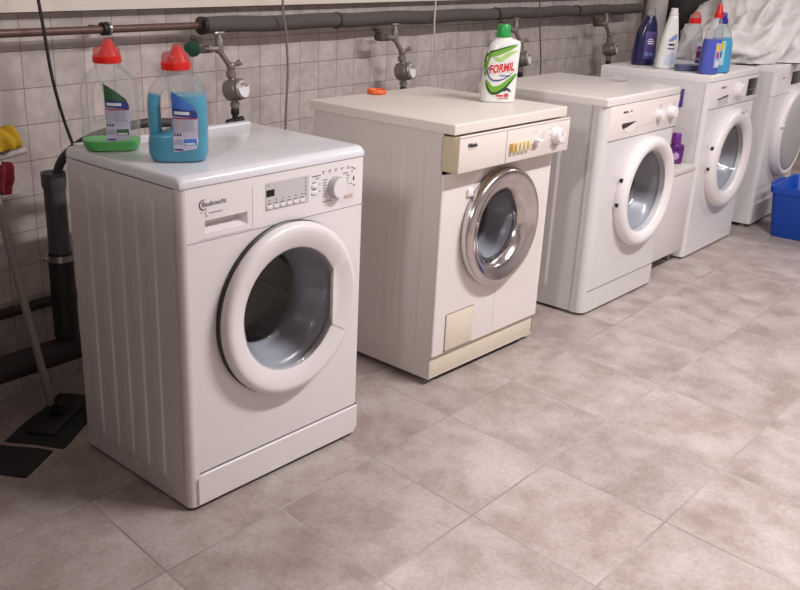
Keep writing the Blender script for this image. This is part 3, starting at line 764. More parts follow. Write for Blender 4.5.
def liquid_mat(name, rgb):
    M = mat(name, rgb, .25); b = M.node_tree.nodes['Principled BSDF']
    b.inputs['Subsurface Weight'].default_value = .0
    return M
SHELL = thin_glass('milky clear bottle', (250, 250, 250), 1.25, .1, (234, 232, 234), .16, fmul=.4)
RED = mat('red cap plastic', (206, 26, 20), .35)
CAPC = thin_glass('clear pink cap', (250, 214, 212), 1.3, .1, (232, 150, 148), .24, fmul=.4)
def detergent_bottle(loc, rotz, liquid, level, labelcol, label, group):
    t = empty('detergent_bottle', loc, rotz, label, 'bottle', group); t.scale = (1.05, 1.05, 1.0)
    B = BottleShape([(0, .052, .034, .0, 3), (.004, .061, .040, .0, 3), (.02, .0665, .043, .0, 3), (.045, .0665, .043, .0, 3), (.060, .0655, .042, .001, 2.8), (.066, .053, .042, .0135, 2.6),
                     (.074, .0410, .043, .0255, 2.6), (.10, .0400, .043, .0262, 2.6), (.135, .0400, .043, .0258, 2.6), (.155, .0410, .041, .0235, 2.4), (.170, .0425, .038, .0170, 2.3), (.184, .0390, .034, .0090, 2.2), (.196, .0320, .030, .0025, 2), (.206, .027, .027, .0, 2), (.214, .025, .025, 0, 2)])
    H = [(-.048, 0, .046), (-.0495, 0, .075), (-.0505, 0, .11), (-.0495, 0, .142), (-.041, 0, .166), (-.018, 0, .186)]
    bm = newbm(); tube(bm, H, .0150, 16, per=6); finish('bottle_body', union(B.mesh(), bm), SHELL, t)
    bm = B.mesh(z0=.0016, z1=level, inset=.0016)
    if level > .08:
        HP = [p for p in smooth_path(H, 6) if p.z < level-.004]; HP.append(Vector((HP[-1].x+.001, 0, level)))
        tb = newbm(); tube(tb, HP, .0136, 16, smooth=False); bm = union(bm, tb)
    finish('liquid', bm, liquid, t)
    # label: pointed upper edge
    bm = newbm()
    B.decal(bm, [(-.010, .026), (.040, .033), (.0435, .05), (.0435, .105), (.037, .128), (-.012, .163)], .0008, 0)
    B.decal(bm, [(-.011, .125), (.040, .118), (.037, .128), (.015, .146), (-.012, .163)], .0013, 1)
    B.decal(bm, [(-.010, .108), (.0435, .104), (.0425, .114), (.039, .121), (-.011, .125)], .0014, 2)
    B.rect(bm, -.007, .026, .1115, .1185, .0018, 3)
    B.rect(bm, -.009, .042, .1015, .1045, .0015, 4)
    q = [(-.001, .0985), (.0055, .092), (-.001, .0855), (-.0075, .092)]; B.decal(bm, q, .0016, 5)
    q = [(-.001, .0962), (.0035, .092), (-.001, .0878), (-.0055, .092)]; B.decal(bm, q, .0020, 3)
    B.rect(bm, -.002, 0.0, .0905, .0935, .0023, 6)
    for k in range(5): B.rect(bm, .010, .038-.003*(k % 2), .0965-.005*k, .098-.005*k, .0015, 7)
    B.rect(bm, .012, .040, .042, .056, .0014, 1); B.rect(bm, .014, .036, .0435, .047, .0017, 3)
    for k in range(3): B.rect(bm, -.009+.006*k, -.005+.006*k, .0635, .0685, .0015, 6)
    B.rect(bm, -.008, .009, .044, .056, .0013, 7); B.rect(bm, -.008, .010, .030, .034, .0013, 2)
    finish('bottle_label', bm, [mat('label lilac grey', (182, 180, 196), .5), labelcol, mat('label navy', (44, 54, 128), .5), mat('label white', (214, 214, 222), .5), mat('label red', (150, 40, 70), .5), mat('label pale red', (206, 150, 150), .5), mat('label black', (30, 30, 36), .5), mat('label mid grey', (148, 150, 170), .5)], t, recalc=False)
    # cap: red collar, red spout inside a clear dosing cup
    bm = newbm(); lathe(bm, [(.025, .207), (.0315, .208), (.0325, .210), (.0325, .223), (.0312, .2245), (.0, .2245)], (0, 0, 0), (0, 0, 1), 32); c = finish('cap', bm, RED, t)
    bm = newbm(); lathe(bm, [(.024, .2245), (.022, .231), (.016, .240), (.011, .252), (.0065, .258), (0, .259)], (.004, 0, 0), (0, 0, 1), 20); finish('spout', bm, RED, c)
    bm = newbm(); lathe(bm, [(.0310, .224), (.0300, .238), (.0275, .2435), (.0235, .246)], (0, 0, 0), (0, 0, 1), 32)
    lathe(bm, [(.0205, .246), (.014, .2500), (.0115, .260), (.008, .2645), (0, .265)], (.004, 0, 0), (0, 0, 1), 24); finish('dosing_cap', bm, CAPC, c, recalc=False)
    return t
def on(M, u, v, z): x, y, a = M; return (x+u*cos(a)-v*sin(a), y+u*sin(a)+v*cos(a), z)
M1 = (1.249, 1.546, -.049); M2 = (2.248, 1.511, -.061); M4 = (4.211, 1.498, -.023)
GB = 'detergent bottles with red caps on the nearest machine'
detergent_bottle(on(M1, .069, .362, .8458), radians(-36), liquid_mat('green detergent', (50, 190, 66)), .026, mat('label green', (52, 92, 58), .5), 'clear bottle with a little green liquid and red cap on the nearest machine', GB)
detergent_bottle(on(M1, .121, .160, .8458), radians(-40), liquid_mat('blue detergent', (2, 156, 190)), .152, mat('label blue', (64, 110, 190), .5), 'clear bottle nearly full of blue liquid with red cap on the nearest machine', GB)

# white bottle with green cap on the second machine
def white_green_bottle():
    t = empty('detergent_bottle', on(M2, .492, .205, .8555), radians(-50), 'white bottle with green cap and green swirl label on the cream machine', 'bottle')
    B = BottleShape([(0, .052, .030, -.002, 3), (.004, .057, .034, -.002, 3), (.03, .0585, .036, -.002, 3), (.08, .058, .036, .0, 3), (.13, .056, .035, .003, 3), (.165, .054, .033, .007, 3), (.188, .051, .031, .011, 2.8), (.200, .045, .028, .0145, 2.5), (.207, .032, .024, .008, 2.2), (.212, .023, .021, .003, 2), (.222, .021, .020, .002, 2)])
    bm = B.mesh(); finish('bottle_body', bm, mat('glossy white bottle', (226, 226, 222), .22, coat=.3), t)
    bm = newbm()
    for w_, pts, mi in ((.013, [(-.048, .075), (-.030, .044), (.004, .050), (.050, .098)], 0), (.009, [(-.052, .085), (-.046, .150), (-.010, .165), (.048, .188)], 0),
                        (.0045, [(-.050, .070), (-.030, .033), (.006, .042), (.054, .096)], 1), (.0028, [(-.054, .09), (-.049, .155), (-.012, .174), (.050, .193)], 1), (.007, [(-.030, .150), (-.005, .142), (.020, .160), (.050, .170)], 2), (.0022, [(-.02, .138), (.005, .143), (.03, .162)], 1),
                        (.0022, [(-.034, .125), (-.046, .100), (-.028, .075), (.010, .080), (.046, .108)], 3)):
        for q in ribbon(pts, w_): B.decal(bm, list(q), .0010+.0003*mi, mi, .006)
    fx = lambda x, z: B.front(-.040+x*.985, .096+z+.16*x, .0022)
    put_text(bm, 'FORMIL', .086, lambda x, z: B.front(-.0406+x, .0966+z+.15*x, .0020), 5, shear=.12, bold=.10, height=.0295)
    put_text(bm, 'FORMIL', .084, fx, 4, shear=.12, bold=.04, height=.027)
    B.rect(bm, -.006, .030, .0885, .0915, .0016, 3)
    for q in ribbon([(.012, .038), (.022, .047), (.038, .038)], .004): B.decal(bm, list(q), .0018, 6, .006)
    B.rect(bm, -.012, .012, .0215, .0265, .002, 4); B.rect(bm, .016, .021, .020, .032, .002, 4); B.rect(bm, .023, .029, .020, .032, .002, 4); B.rect(bm, -.006, .030, .0145, .0165, .002, 4)
    finish('bottle_label', bm, [mat('swirl green', (110, 168, 52), .4), mat('swirl dark green', (36, 78, 30), .4), mat('swirl light green', (168, 204, 120), .4), mat('label deep blue', (52, 62, 120), .4), mat('logo red', (204, 34, 44), .4), mat('logo outline', (236, 232, 228), .4), mat('print black', (40, 40, 60), .4)], t, recalc=False)
    bm = newbm(); lathe(bm, [(.0235, .212), (.0245, .214), (.0245, .222), (.0225, .224), (.0215, .248), (.018, .253), (0, .254)], (.002, 0, 0), (0, 0, 1), 32); c = finish('cap', bm, mat('green cap', (34, 148, 66), .35), t)
white_green_bottle()

def simple_bottle(loc, rotz, sec, bodymat, label, capspec, group, liquid=None, decals=None):
    t = empty('detergent_bottle', loc, rotz, label, 'bottle', group); B = BottleShape(sec)
    bm = B.mesh(n=36); finish('bottle_body', bm, bodymat, t)
    if liquid:
        bm = B.mesh(n=36, z0=.0016, z1=liquid[1], inset=.0016); finish('liquid', bm, liquid[0], t)
    if decals:
        bm = newbm(); ms = []
        for poly, m_ in decals:
            if m_ not in ms: ms.append(m_)
            if isinstance(poly, tuple) and poly[0] == 'text': put_text(bm, poly[1], poly[2], (lambda P_: (lambda x, z: B.front(P_[3]+x, P_[4]+z, .0022)))(poly), ms.index(m_), bold=.03)
            else: B.decal(bm, poly, .001+.0004*ms.index(m_), ms.index(m_), .006)
        finish('bottle_label', bm, ms, t, recalc=False)
    for k, (prof, m_, ox) in enumerate(capspec):
        bm = newbm(); lathe(bm, prof, (ox, 0, 0), (0, 0, 1), 24); finish('cap' if k == 0 else 'spout', bm, m_, t)
    return t
G4 = 'bottles on the machine with the black display'
def R_(x0, x1, z0, z1): return [(x0, z0), (x1, z0), (x1, z1), (x0, z1)]
NAVY = mat('navy bottle', (22, 22, 72), .25, coat=.3); LW = mat('label white', (214, 214, 222), .5); LP = mat('label violet', (80, 62, 130), .5); LB = mat('label blue grey', (120, 140, 190), .5)
ZT4 = .8545
simple_bottle(on(M4, .165, .405, ZT4), radians(-50), [(0, .048, .030, 0, 2.8), (.005, .054, .036, 0, 2.8), (.06, .055, .037, 0, 2.6), (.14, .049, .035, .004, 2.5), (.19, .038, .030, .008, 2.3), (.220, .026, .024, .010, 2), (.228, .022, .022, .010, 2)], NAVY,
    'dark navy blue bottle leftmost in the row on the machine', [([(.0225, .226), (.023, .230), (.021, .256), (.017, .259), (0, .259)], thin_glass('clear cap', (236, 238, 240), 1.4, .1, (214, 214, 218), .45), .010)], G4,
    decals=[(R_(-.012, .040, .03, .155), LP), (R_(.002, .030, .098, .104), LW), (R_(0, .032, .108, .114), LW), (R_(.004, .026, .118, .123), LW), (R_(-.006, .010, .045, .060), LB), (R_(.014, .032, .045, .060), LB)])
simple_bottle(on(M4, .112, .268, ZT4), radians(-48), [(0, .040, .028, 0, 2.8), (.005, .047, .033, 0, 2.8), (.05, .047, .033, .0, 2.6), (.13, .040, .031, .003, 2.4), (.19, .029, .026, .006, 2.2), (.230, .021, .021, .008, 2), (.236, .018, .018, .008, 2)], mat('glossy white bottle', (226, 226, 222), .22, coat=.3),
    'slim white bottle with white cap between the navy and clear bottles', [([(.0185, .234), (.0195, .236), (.0195, .246), (.0165, .249), (.0155, .266), (.013, .268), (0, .268)], mat('white cap', (228, 226, 226), .35), .008)], G4,
    decals=[([(-.018, .02), (.012, .012), (.034, .03), (.036, .06), (.012, .075), (-.012, .06)], mat('pale lilac print', (196, 200, 222), .5)), (R_(-.012, .022, .088, .093), mat('print black', (40, 40, 60), .4)), (R_(-.008, .018, .104, .113), mat('print black', (40, 40, 60), .4)), ([(-.014, .125), (.012, .150), (.028, .158), (.026, .135), (.004, .122)], LB)])
PINK = mat('label magenta', (168, 70, 120), .5)
CL2 = thin_glass('clear bottle', (248, 249, 250), 1.25, .1, (228, 228, 232), .18, fmul=.4)
simple_bottle(on(M4, .100, .160, ZT4), radians(-46), [(0, .048, .032, 0, 2.8), (.005, .056, .037, 0, 2.8), (.06, .056, .037, 0, 2.6), (.13, .051, .036, .002, 2.5), (.175, .040, .032, .006, 2.3), (.205, .026, .025, .008, 2), (.212, .023, .023, .008, 2)], CL2,
    'nearly empty clear bottle with red cap on the machine with black display', [([(.026, .208), (.027, .210), (.027, .228), (.022, .230), (0, .230)], RED, .008), ([(.024, .229), (.021, .246), (.014, .252), (.012, .258), (0, .259)], CAPC, .010)], G4,
    liquid=(liquid_mat('navy detergent', (28, 40, 110)), .026), decals=[(R_(.018, .046, .035, .13), mat('label pale', (206, 196, 214), .5)), (R_(.020, .044, .060, .090), PINK), (R_(.022, .042, .100, .112), PINK), (R_(.020, .040, .040, .050), LP)])
SKIN = mat('label peach', (222, 170, 140), .5); YEL = mat('label yellow', (222, 190, 60), .5)
simple_bottle(on(M4, .050, .042, ZT4), radians(-46), [(0, .036, .026, 0, 2.8), (.005, .043, .031, 0, 2.8), (.06, .043, .031, 0, 2.6), (.15, .040, .030, .003, 2.4), (.20, .030, .026, .008, 2.2), (.232, .019, .019, .011, 2), (.242, .016, .016, .012, 2)], thin_glass('clear bottle', (248, 249, 250), 1.25, .1, (228, 228, 232), .18, fmul=.4),
    'tall clear bottle of deep blue liquid with narrow red spout', [([(.018, .240), (.019, .242), (.017, .262), (.012, .275), (.011, .292), (.009, .296), (0, .296)], RED, .012)], G4,
    liquid=(liquid_mat('deep blue detergent', (0, 56, 190)), .150), decals=[(R_(.008, .036, .03, .135), mat('label pale blue', (150, 172, 214), .5)), (R_(.012, .030, .10, .128), YEL), (R_(.014, .028, .07, .095), PINK), (R_(.016, .032, .035, .06), LW)])
simple_bottle(on(M4, .152, .036, ZT4), radians(-46), [(0, .042, .030, 0, 2.8), (.005, .049, .034, 0, 2.8), (.06, .049, .034, 0, 2.6), (.13, .046, .033, .0, 2.5), (.175, .036, .029, -.004, 2.3), (.205, .022, .022, -.008, 2), (.214, .018, .018, -.009, 2)], thin_glass('clear teal bottle', (246, 250, 250), 1.25, .1, (216, 230, 232), .16, fmul=.4),
    'bottle of turquoise liquid with dark blue cap, rightmost in the row', [([(.019, .212), (.020, .214), (.019, .232), (.013, .238), (.012, .256), (.009, .260), (0, .260)], mat('indigo cap', (44, 34, 140), .35), -.009)], G4,
    liquid=(liquid_mat('turquoise detergent', (10, 156, 206)), .152), decals=[(R_(-.040, .004, .035, .14), mat('label aqua', (150, 206, 214), .5)), (R_(-.032, -.004, .10, .135), YEL), (R_(-.030, -.010, .07, .095), mat('print black', (40, 40, 60), .4)), (R_(-.028, -.008, .04, .065), LW)])
# purple bottle on the low cabinet
PURP = mat('purple bottle', (92, 26, 112), .3, coat=.3)
simple_bottle((4.135, 1.578, .4625), radians(-50), [(0, .028, .020, 0, 3), (.004, .032, .024, 0, 3), (.070, .033, .025, .002, 3), (.084, .030, .023, .003, 2.6), (.090, .020, .018, .001, 2.2), (.094, .017, .017, 0, 2)], PURP,
    'small purple bottle standing on the low white cabinet', [([(.0205, .092), (.0215, .095), (.0205, .132), (.017, .137), (0, .137)], mat('violet cap', (112, 42, 132), .35), -.004)], None,
    decals=[([(-.018, .025), (-.004, .018), (.010, .028), (.010, .045), (-.004, .056), (-.018, .045)], mat('label lilac', (186, 150, 200), .5)), (R_(-.020, .020, .064, .068), mat('label deep purple', (58, 12, 78), .5))])

# purple tag on the side of the fourth machine
bm = newbm(); x_, y_, z_ = on(M4, -.0085, .115, 0)
box(bm, x_-.003, x_+.004, y_-.006, y_+.006, .705, .785, .002); box(bm, x_-.007, x_-.002, y_-.009, y_+.009, .705, .730, .002)
tag(finish('plastic_clip', bm, mat('purple plastic', (84, 50, 140), .4)), 'small purple clip stuck high on the side of the machine behind the low cabinet', 'clip')
# orange dosing cap lying at the back of the cream machine
oc = empty('dosing_cap', on(M2, .055+.234, .578, .8555), .3, 'flat orange cap lying at the back edge of the cream machine', 'cap')
ORA = mat('orange plastic', (226, 98, 40), .4)
bm = newbm(); lathe(bm, [(0, 0), (.030, 0), (.034, .003), (.034, .012), (.031, .016), (.027, .015), (.024, .007), (0, .006)], (0, 0, 0), (0, 0, 1), 32); finish('cup', bm, ORA, oc)
bm = newbm(); box(bm, .025, .052, -.012, .012, .008, .014, .003); finish('tab', bm, ORA, oc)
# clear shallow cup on the third machine
cc = empty('measuring_cup', on((3.181, 1.485, -.044), .520, .235, .8485), 2.2, 'small clear plastic cup lying on the third machine, near its right edge', 'cup')
bm = newbm(); lathe(bm, [(0, .002), (.030, .002), (.036, .010), (.038, .022), (.037, .022), (.0345, .011), (.029, .004), (0, .004)], (0, 0, 0), (0, 0, 1), 32); finish('bowl', bm, CLEAR, cc, recalc=False)
bm = newbm(); box(bm, .036, .072, -.008, .008, .018, .022, .0015); finish('handle', bm, CLEAR, cc)

# ------------------------------------------------------------------ pipes and water meters on the wall
INSUL = mat('grey pipe foam', (84, 76, 72), .85, noise_amt=.12, noise_scale=25, bump=.5, bump_scale=90)
COPPER = mat('dull brown copper', (104, 80, 70), .45, metal=.35, noise_amt=.2, noise_scale=30)
BRASS = mat('tarnished grey brass', (134, 124, 117), .38, metal=.35, noise_amt=.15, noise_scale=60)
BRASS_D = mat('dark tarnished brass', (92, 80, 74), .45, metal=.35, noise_amt=.2, noise_scale=60)
YP = 2.362
pz = lambda x: 1.0865 - .0049*(x-2.0)
cp_ = empty('copper_pipe', (1.0, 2.37, 1.09), 0, 'thin brown water pipe on the wall left of the grey insulation', 'pipe')
bm = newbm(); tube(bm, [(-.6, 0, .002), (1.045, 0, -.004)], .0115, 14, smooth=False); finish('pipe', bm, COPPER, cp_)
bm = newbm(); lathe(bm, [(.0115, -.012), (.019, -.012), (.019, .012), (.0115, .012)], (.662, 0, -.001), (1, 0, 0), 20); box(bm, .655, .669, 0, .072, -.008, .006); finish('pipe_clamp', bm, DARK, cp_)
bm = newbm(); lathe(bm, [(.0195, .0), (.0200, .0), (.0200, .009), (.0195, .009)], (.668, 0, -.001), (1, 0, 0), 20); finish('clamp_band', bm, STEEL, cp_)
ip = empty('insulated_pipe', (2.02, YP, 1.086), 0, 'thick grey foam insulated pipe running along the tiled wall', 'pipe')
bm = newbm()
tube(bm, [(k*.15, .0+.003*sin(k*1.3), pz(2.02+k*.15)-1.086+.0025*sin(k*2.1)) for k in range(23)], .0265, 18, per=3); finish('insulation', bm, INSUL, ip)
bm = newbm(); lathe(bm, [(.010, -.006), (.0285, -.006), (.0285, .010), (.026, .010)], (.006, 0, 0), (1, 0, 0), 20); o = finish('end_band', bm, DARK, ip)
for x in (2.68, 3.78, 4.55):
    bm = newbm(); lathe(bm, [(.0268, -.006), (.0295, -.006), (.0295, .006), (.0268, .006)], (x-2.02, 0, pz(x)-1.086), (1, 0, 0), 20); box(bm, x-2.026, x-2.014, .02, YW-YP-.001, pz(x)-1.094, pz(x)-1.078); finish('pipe_clamp', bm, DARK_GREY, ip)
def meter_station(x0, label, green=False, k=1.0):
    z0 = pz(x0); yb = YP-.026
    t = empty('water_meter', (x0, yb, z0-.2), 0, label, 'water meter', 'water meters hanging under the insulated pipe'); t.scale = (1.07, 1.14, 1.0)
    zz = .2
    def fin(n, bm, m_, p=t): return finish(n, bm, m_, p)
    bm = newbm(); cyl(bm, (0, .022, zz-.034), (0, 0, zz-.055), .0105, 14); cyl(bm, (0, 0, zz-.036), (0, 0, zz-.048), .0135, 8); fin('branch_pipe', bm, BRASS_D)
    bm = newbm(); tube(bm, [(0, 0, zz-.050), (.002, -.002, zz-.064), (.012, -.006, zz-.070), (.030, -.010, zz-.070)], .0125, 14); cyl(bm, (-.002, .012, zz-.066), (-.002, -.020, zz-.066), .016, 12, bev=.003); fin('elbow', bm, BRASS_D)
    if green:
        bm = newbm(); lathe(bm, [(0, -.010), (.008, -.010), (.010, -.004), (.022, -.005), (.025, 0), (.022, .005), (.010, .006), (0, .006)], (-.032, -.012, zz-.066), (-.8, -.6, 0), 22); cyl(bm, (-.032, -.010, zz-.066), (.0, 0, zz-.066), .007, 10)
        o = fin('hand_wheel', bm, mat('dark green paint', (18, 66, 48), .4)); o['label'] = 'dark green hand wheel'
    bm = newbm(); cyl(bm, (.026, -.010, zz-.070), (.070, -.016, zz-.070), .0105, 14); cyl(bm, (.030, -.010, zz-.070), (.040, -.012, zz-.070), .014, 6); cyl(bm, (.070, -.016, zz-.085), (.070, -.016, zz-.045), .0125, 14, bev=.002); lathe(bm, [(.012, -.045), (.0095, -.038), (.007, -.034), (.006, -.026), (0, -.026)], (.070, -.016, zz), (0, 0, 1), 14)
    tube(bm, [(.070, -.016, zz-.078), (.078, -.020, zz-.090), (.092, -.024, zz-.112), (.102, -.026, zz-.130)], .009, 12); fin('tap_body', bm, BRASS)
    bm = newbm(); cyl(bm, (.070, -.016, zz-.032), (.070, -.016, zz-.021), .0040, 10); box(bm, .050, .092, -.021, -.011, zz-.026, zz-.017, .003); fin('tap_handle', bm, STEEL)
    bm = newbm(); lathe(bm, [(.010, .020), (.0135, .014), (.0135, .002), (.010, -.004), (.015, -.010), (.015, -.026), (.009, -.031), (.009, -.040), (0, -.040)], (.106, -.026, zz-.135), (0, 0, 1), 14)
    cyl(bm, (.106, -.026, zz-.125), (.124, -.042, zz-.118), .006, 10); cyl(bm, (.120, -.038, zz-.119), (.128, -.046, zz-.113), .009, 8); cyl(bm, (.106, -.026, zz-.125), (.092, -.030, zz-.115), .006, 10); fin('stop_fitting', bm, BRASS)
    mc = Vector((.116, -.032, zz-.203)); ax = Vector((.22, -.93, .20)).normalized()
    bm = newbm(); lathe(bm, [(0, -.030), (.026, -.030), (.034, -.024), (.036, -.012), (.0345, .0), (.036, .004), (.036, .014), (.033, .018), (0, .018)], mc, ax, 28)
    cyl(bm, mc+Vector((-.006, .004, .052)), mc+Vector((-.004, .002, .030)), .009, 12); cyl(bm, mc+Vector((-.002, 0, -.030)), mc+Vector((-.002, 0, -.062)), .010, 12); cyl(bm, mc+Vector((-.002, 0, -.042)), mc+Vector((-.002, 0, -.056)), .0145, 8)
    mb = fin('meter_body', bm, BRASS)
    bm = newbm(); cyl(bm, mc+Vector((-.006, .004, .032)), mc+Vector((-.007, .004, .047)), .0098, 12); o = fin('seal_ring', bm, mat('white sealing tape', (214, 210, 208), .5), mb)
    bm = newbm(); lathe(bm, [(.034, .018), (.034, .026), (.030, .030), (.028, .0305)], mc, ax, 28); lathe(bm, [(.028, .0305), (0, .032)], mc, ax, 28, mi=1)
    x, y, d_ = basis(ax)
    fin('dial', bm, [BRASS, mat('dial face', (196, 186, 184), .3)], mb)
    bm = newbm(); n_ = 20   # white sticker over the lower part of the dial
    up = Vector((0, 0, 1)); ri = up.cross(ax).normalized() ; u2 = ax.cross(ri).normalized()
    arc = [bm.verts.new(mc+ax*.0326+(ri*cos(a)+u2*sin(a))*.0285) for a in [radians(172+k*(200)/n_) for k in range(n_+1)]]
    bm.faces.new(arc); fin('dial_sticker', bm, mat('white sticker', (226, 224, 226), .4), mb)
    bm = newbm()
    for r_, a_ in ((.017, 70), (.016, 115), (.018, 30)):
        c = mc+ax*.0328+(ri*cos(radians(a_))+u2*sin(radians(a_)))*r_; lathe(bm, [(.0045, 0), (.0045, .0006), (.0032, .0006), (.0032, 0)], c, ax, 14)
    fin('dial_marks', bm, mat('dial red brown', (96, 44, 40), .5), mb)
    hz = mc+Vector((-.002, 0, -.060))
    bm = newbm(); cyl(bm, hz, hz+Vector((0, 0, -.022)), .0125, 14, bev=.003); cyl(bm, hz+Vector((0, 0, -.015)), hz+Vector((0, 0, -.050)), .009, 12); cyl(bm, hz+Vector((0, 0, -.034)), hz+Vector((0, 0, -.050)), .014, 14, bev=.003)
    if green: cyl(bm, hz+Vector((-.030, .004, -.046)), hz+Vector((.030, -.004, -.038)), .0105, 14, bev=.003)
    tube(bm, [hz+Vector((0, 0, -.045)), hz+Vector((.003, .004, -.15)), hz+Vector((.01, .008, -.30)), hz+Vector((.04, .0, -.48))], .0095, 10)
    fin('supply_hose', bm, DARK)
    return t
meter_station(1.985, 'water meter with green hand wheel on the wall above the nearest machine', True)
meter_station(2.905, 'water meter on the wall above the back of the cream machine')
meter_station(3.815, 'water meter partly hidden behind the white bottle with green cap')
meter_station(4.74, 'water meter on the wall near the navy blue bottle')

# hanging cables
def cable(pts, r, m_, label):
    p = Vector(pts[0]); bm = newbm(); tube(bm, [Vector(q)-p for q in pts], r, 8)
    tag(finish('cable', bm, m_, loc=p), label, 'cable'); 
cable([(1.395, 2.318, 1.60), (1.412, 2.316, 1.25), (1.424, 2.312, 1.099), (1.439, 2.312, .965), (1.468, 2.312, .838), (1.492, 2.28, .72), (1.50, 2.20, .62), (1.52, 2.08, .55), (1.53, 2.03, .54)], .0048, mat('black cable', (34, 30, 32), .5), 'black cable hanging down the wall behind the green bottle')
cable([(2.338, 2.312, 1.60), (2.345, 2.312, 1.163), (2.360, 2.312, 1.064), (2.371, 2.312, .929), (2.362, 2.312, .763), (2.36, 2.32, .45), (2.36, 2.33, .10)], .0042, mat('grey cable', (122, 112, 108), .5), 'grey cable hanging down the wall between the two nearest machines')
cable([(3.243, 2.318, 1.60), (3.240, 2.316, 1.149), (3.239, 2.314, 1.031), (3.265, 2.314, .909), (3.292, 2.314, .80), (3.30, 2.32, .5), (3.30, 2.33, .1)], .0036, mat('pale cable', (196, 186, 180), .5), 'thin pale cable hanging on the wall left of the green capped bottle')
cable([(4.07, 2.318, 1.60), (4.086, 2.316, 1.137), (4.123, 2.314, .952), (4.157, 2.314, .784), (4.16, 2.32, .5), (4.16, 2.33, .1)], .0036, mat('brown grey cable', (92, 82, 78), .5), 'thin dark cable hanging on the wall right of the green capped bottle')

# drain pipe with hose, left of the nearest machine
PVC = mat('grey pvc', (78, 77, 80), .45)
dp = empty('drain_pipe', (1.408, 2.30, 0), 0, 'upright grey drain pipe in the corner beside the nearest machine', 'pipe')
bm = newbm(); lathe(bm, [(.031, .47), (.031, .66), (.0335, .668), (.0355, .675), (.0355, .712), (.032, .712), (.030, .66), (.026, .50)], (0, 0, 0), (0, 0, 1), 24); finish('pipe_socket', bm, PVC, dp)
bm = newbm(); lathe(bm, [(0, .212), (.036, .212), (.036, .468), (.034, .475), (.0, .475)], (0, 0, 0), (0, 0, 1), 24); finish('lower_pipe', bm, mat('black drain pipe', (30, 28, 30), .5), dp)
bm = newbm(); lathe(bm, [(.0365, .452), (.0395, .452), (.0395, .470), (.0365, .470)], (0, 0, 0), (0, 0, 1), 24); box(bm, -.052, -.034, -.010, .010, .455, .467, .002); box(bm, .034, .050, -.010, .010, .455, .467, .002); finish('pipe_clamp', bm, STEEL, dp)
hz = Vector((1.408, 2.30, .62)); bm = newbm()
tube(bm, [Vector(q)-hz for q in ((1.408, 2.30, .62), (1.412, 2.29, .70), (1.410, 2.25, .755), (1.408, 2.18, .800), (1.43, 2.12, .835), (1.52, 2.085, .858), (1.62, 2.075, .858), (1.70, 2.07, .83), (1.73, 2.07, .70), (1.73, 2.07, .50))], lambda k: .0125+.0009*sin(k*420), 14, per=26)
tag(finish('drain_hose', bm, mat('grey black hose', (62, 59, 60), .6), loc=hz), 'dark corrugated hose running from the drain pipe behind the nearest machine', 'hose')
# dark waste pipes along the foot of the wall
hp = empty('waste_pipe', (1.2, 2.30, .175), 0, 'thick dark horizontal waste pipe low on the wall at left', 'pipe')
bm = newbm(); tube(bm, [(-.85, .005, -.01), (1.0, .005, -.01)], .040, 20, smooth=False); finish('pipe', bm, mat('dark waste pipe', (46, 40, 40), .6), hp)
for x in (-.35, .55):
    bm = newbm(); lathe(bm, [(.040, -.03), (.045, -.03), (.045, .03), (.040, .03)], (x, .005, -.01), (1, 0, 0), 24); finish('pipe_socket', bm, mat('dark waste pipe', (46, 40, 40), .6), hp)
hq = empty('water_pipe', (1.2, 2.415, .285), 0, 'thinner dark pipe just above the thick waste pipe', 'pipe')
bm = newbm(); tube(bm, [(-.85, 0, 0), (1.0, 0, 0)], .016, 14, smooth=False); finish('pipe', bm, mat('dark waste pipe', (46, 40, 40), .6), hq)
bm = newbm(); box(bm, .30, .316, -.018, .026, -.018, .018); finish('pipe_clamp', bm, DARK, hq)

# white and dark upright pipes behind the bottles at right
bm = newbm(); lathe(bm, [(0, 0), (.062, 0), (.062, .80), (.070, .805), (.070, .90), (.062, .905), (.062, 2.6), (0, 2.6)], (0, 0, 0), (0, 0, 1), 28)
tag(finish('white_pipe', bm, mat('off white pipe', (206, 198, 194), .4), loc=(5.545, 2.36, .005)), 'upright off white pipe behind the bottles at right', 'pipe')
bm = newbm(); lathe(bm, [(0, .0), (.055, 0), (.062, .84), (.070, .87), (.110, .97), (.128, 1.02), (.128, 2.6), (0, 2.6)], (0, 0, 0), (0, 0, 1), 28)
tag(finish('vent_pipe', bm, mat('dark grey duct', (70, 67, 66), .5), loc=(5.86, 2.30, .005)), 'wide dark grey upright pipe narrowing downward behind the clear bottle', 'pipe')

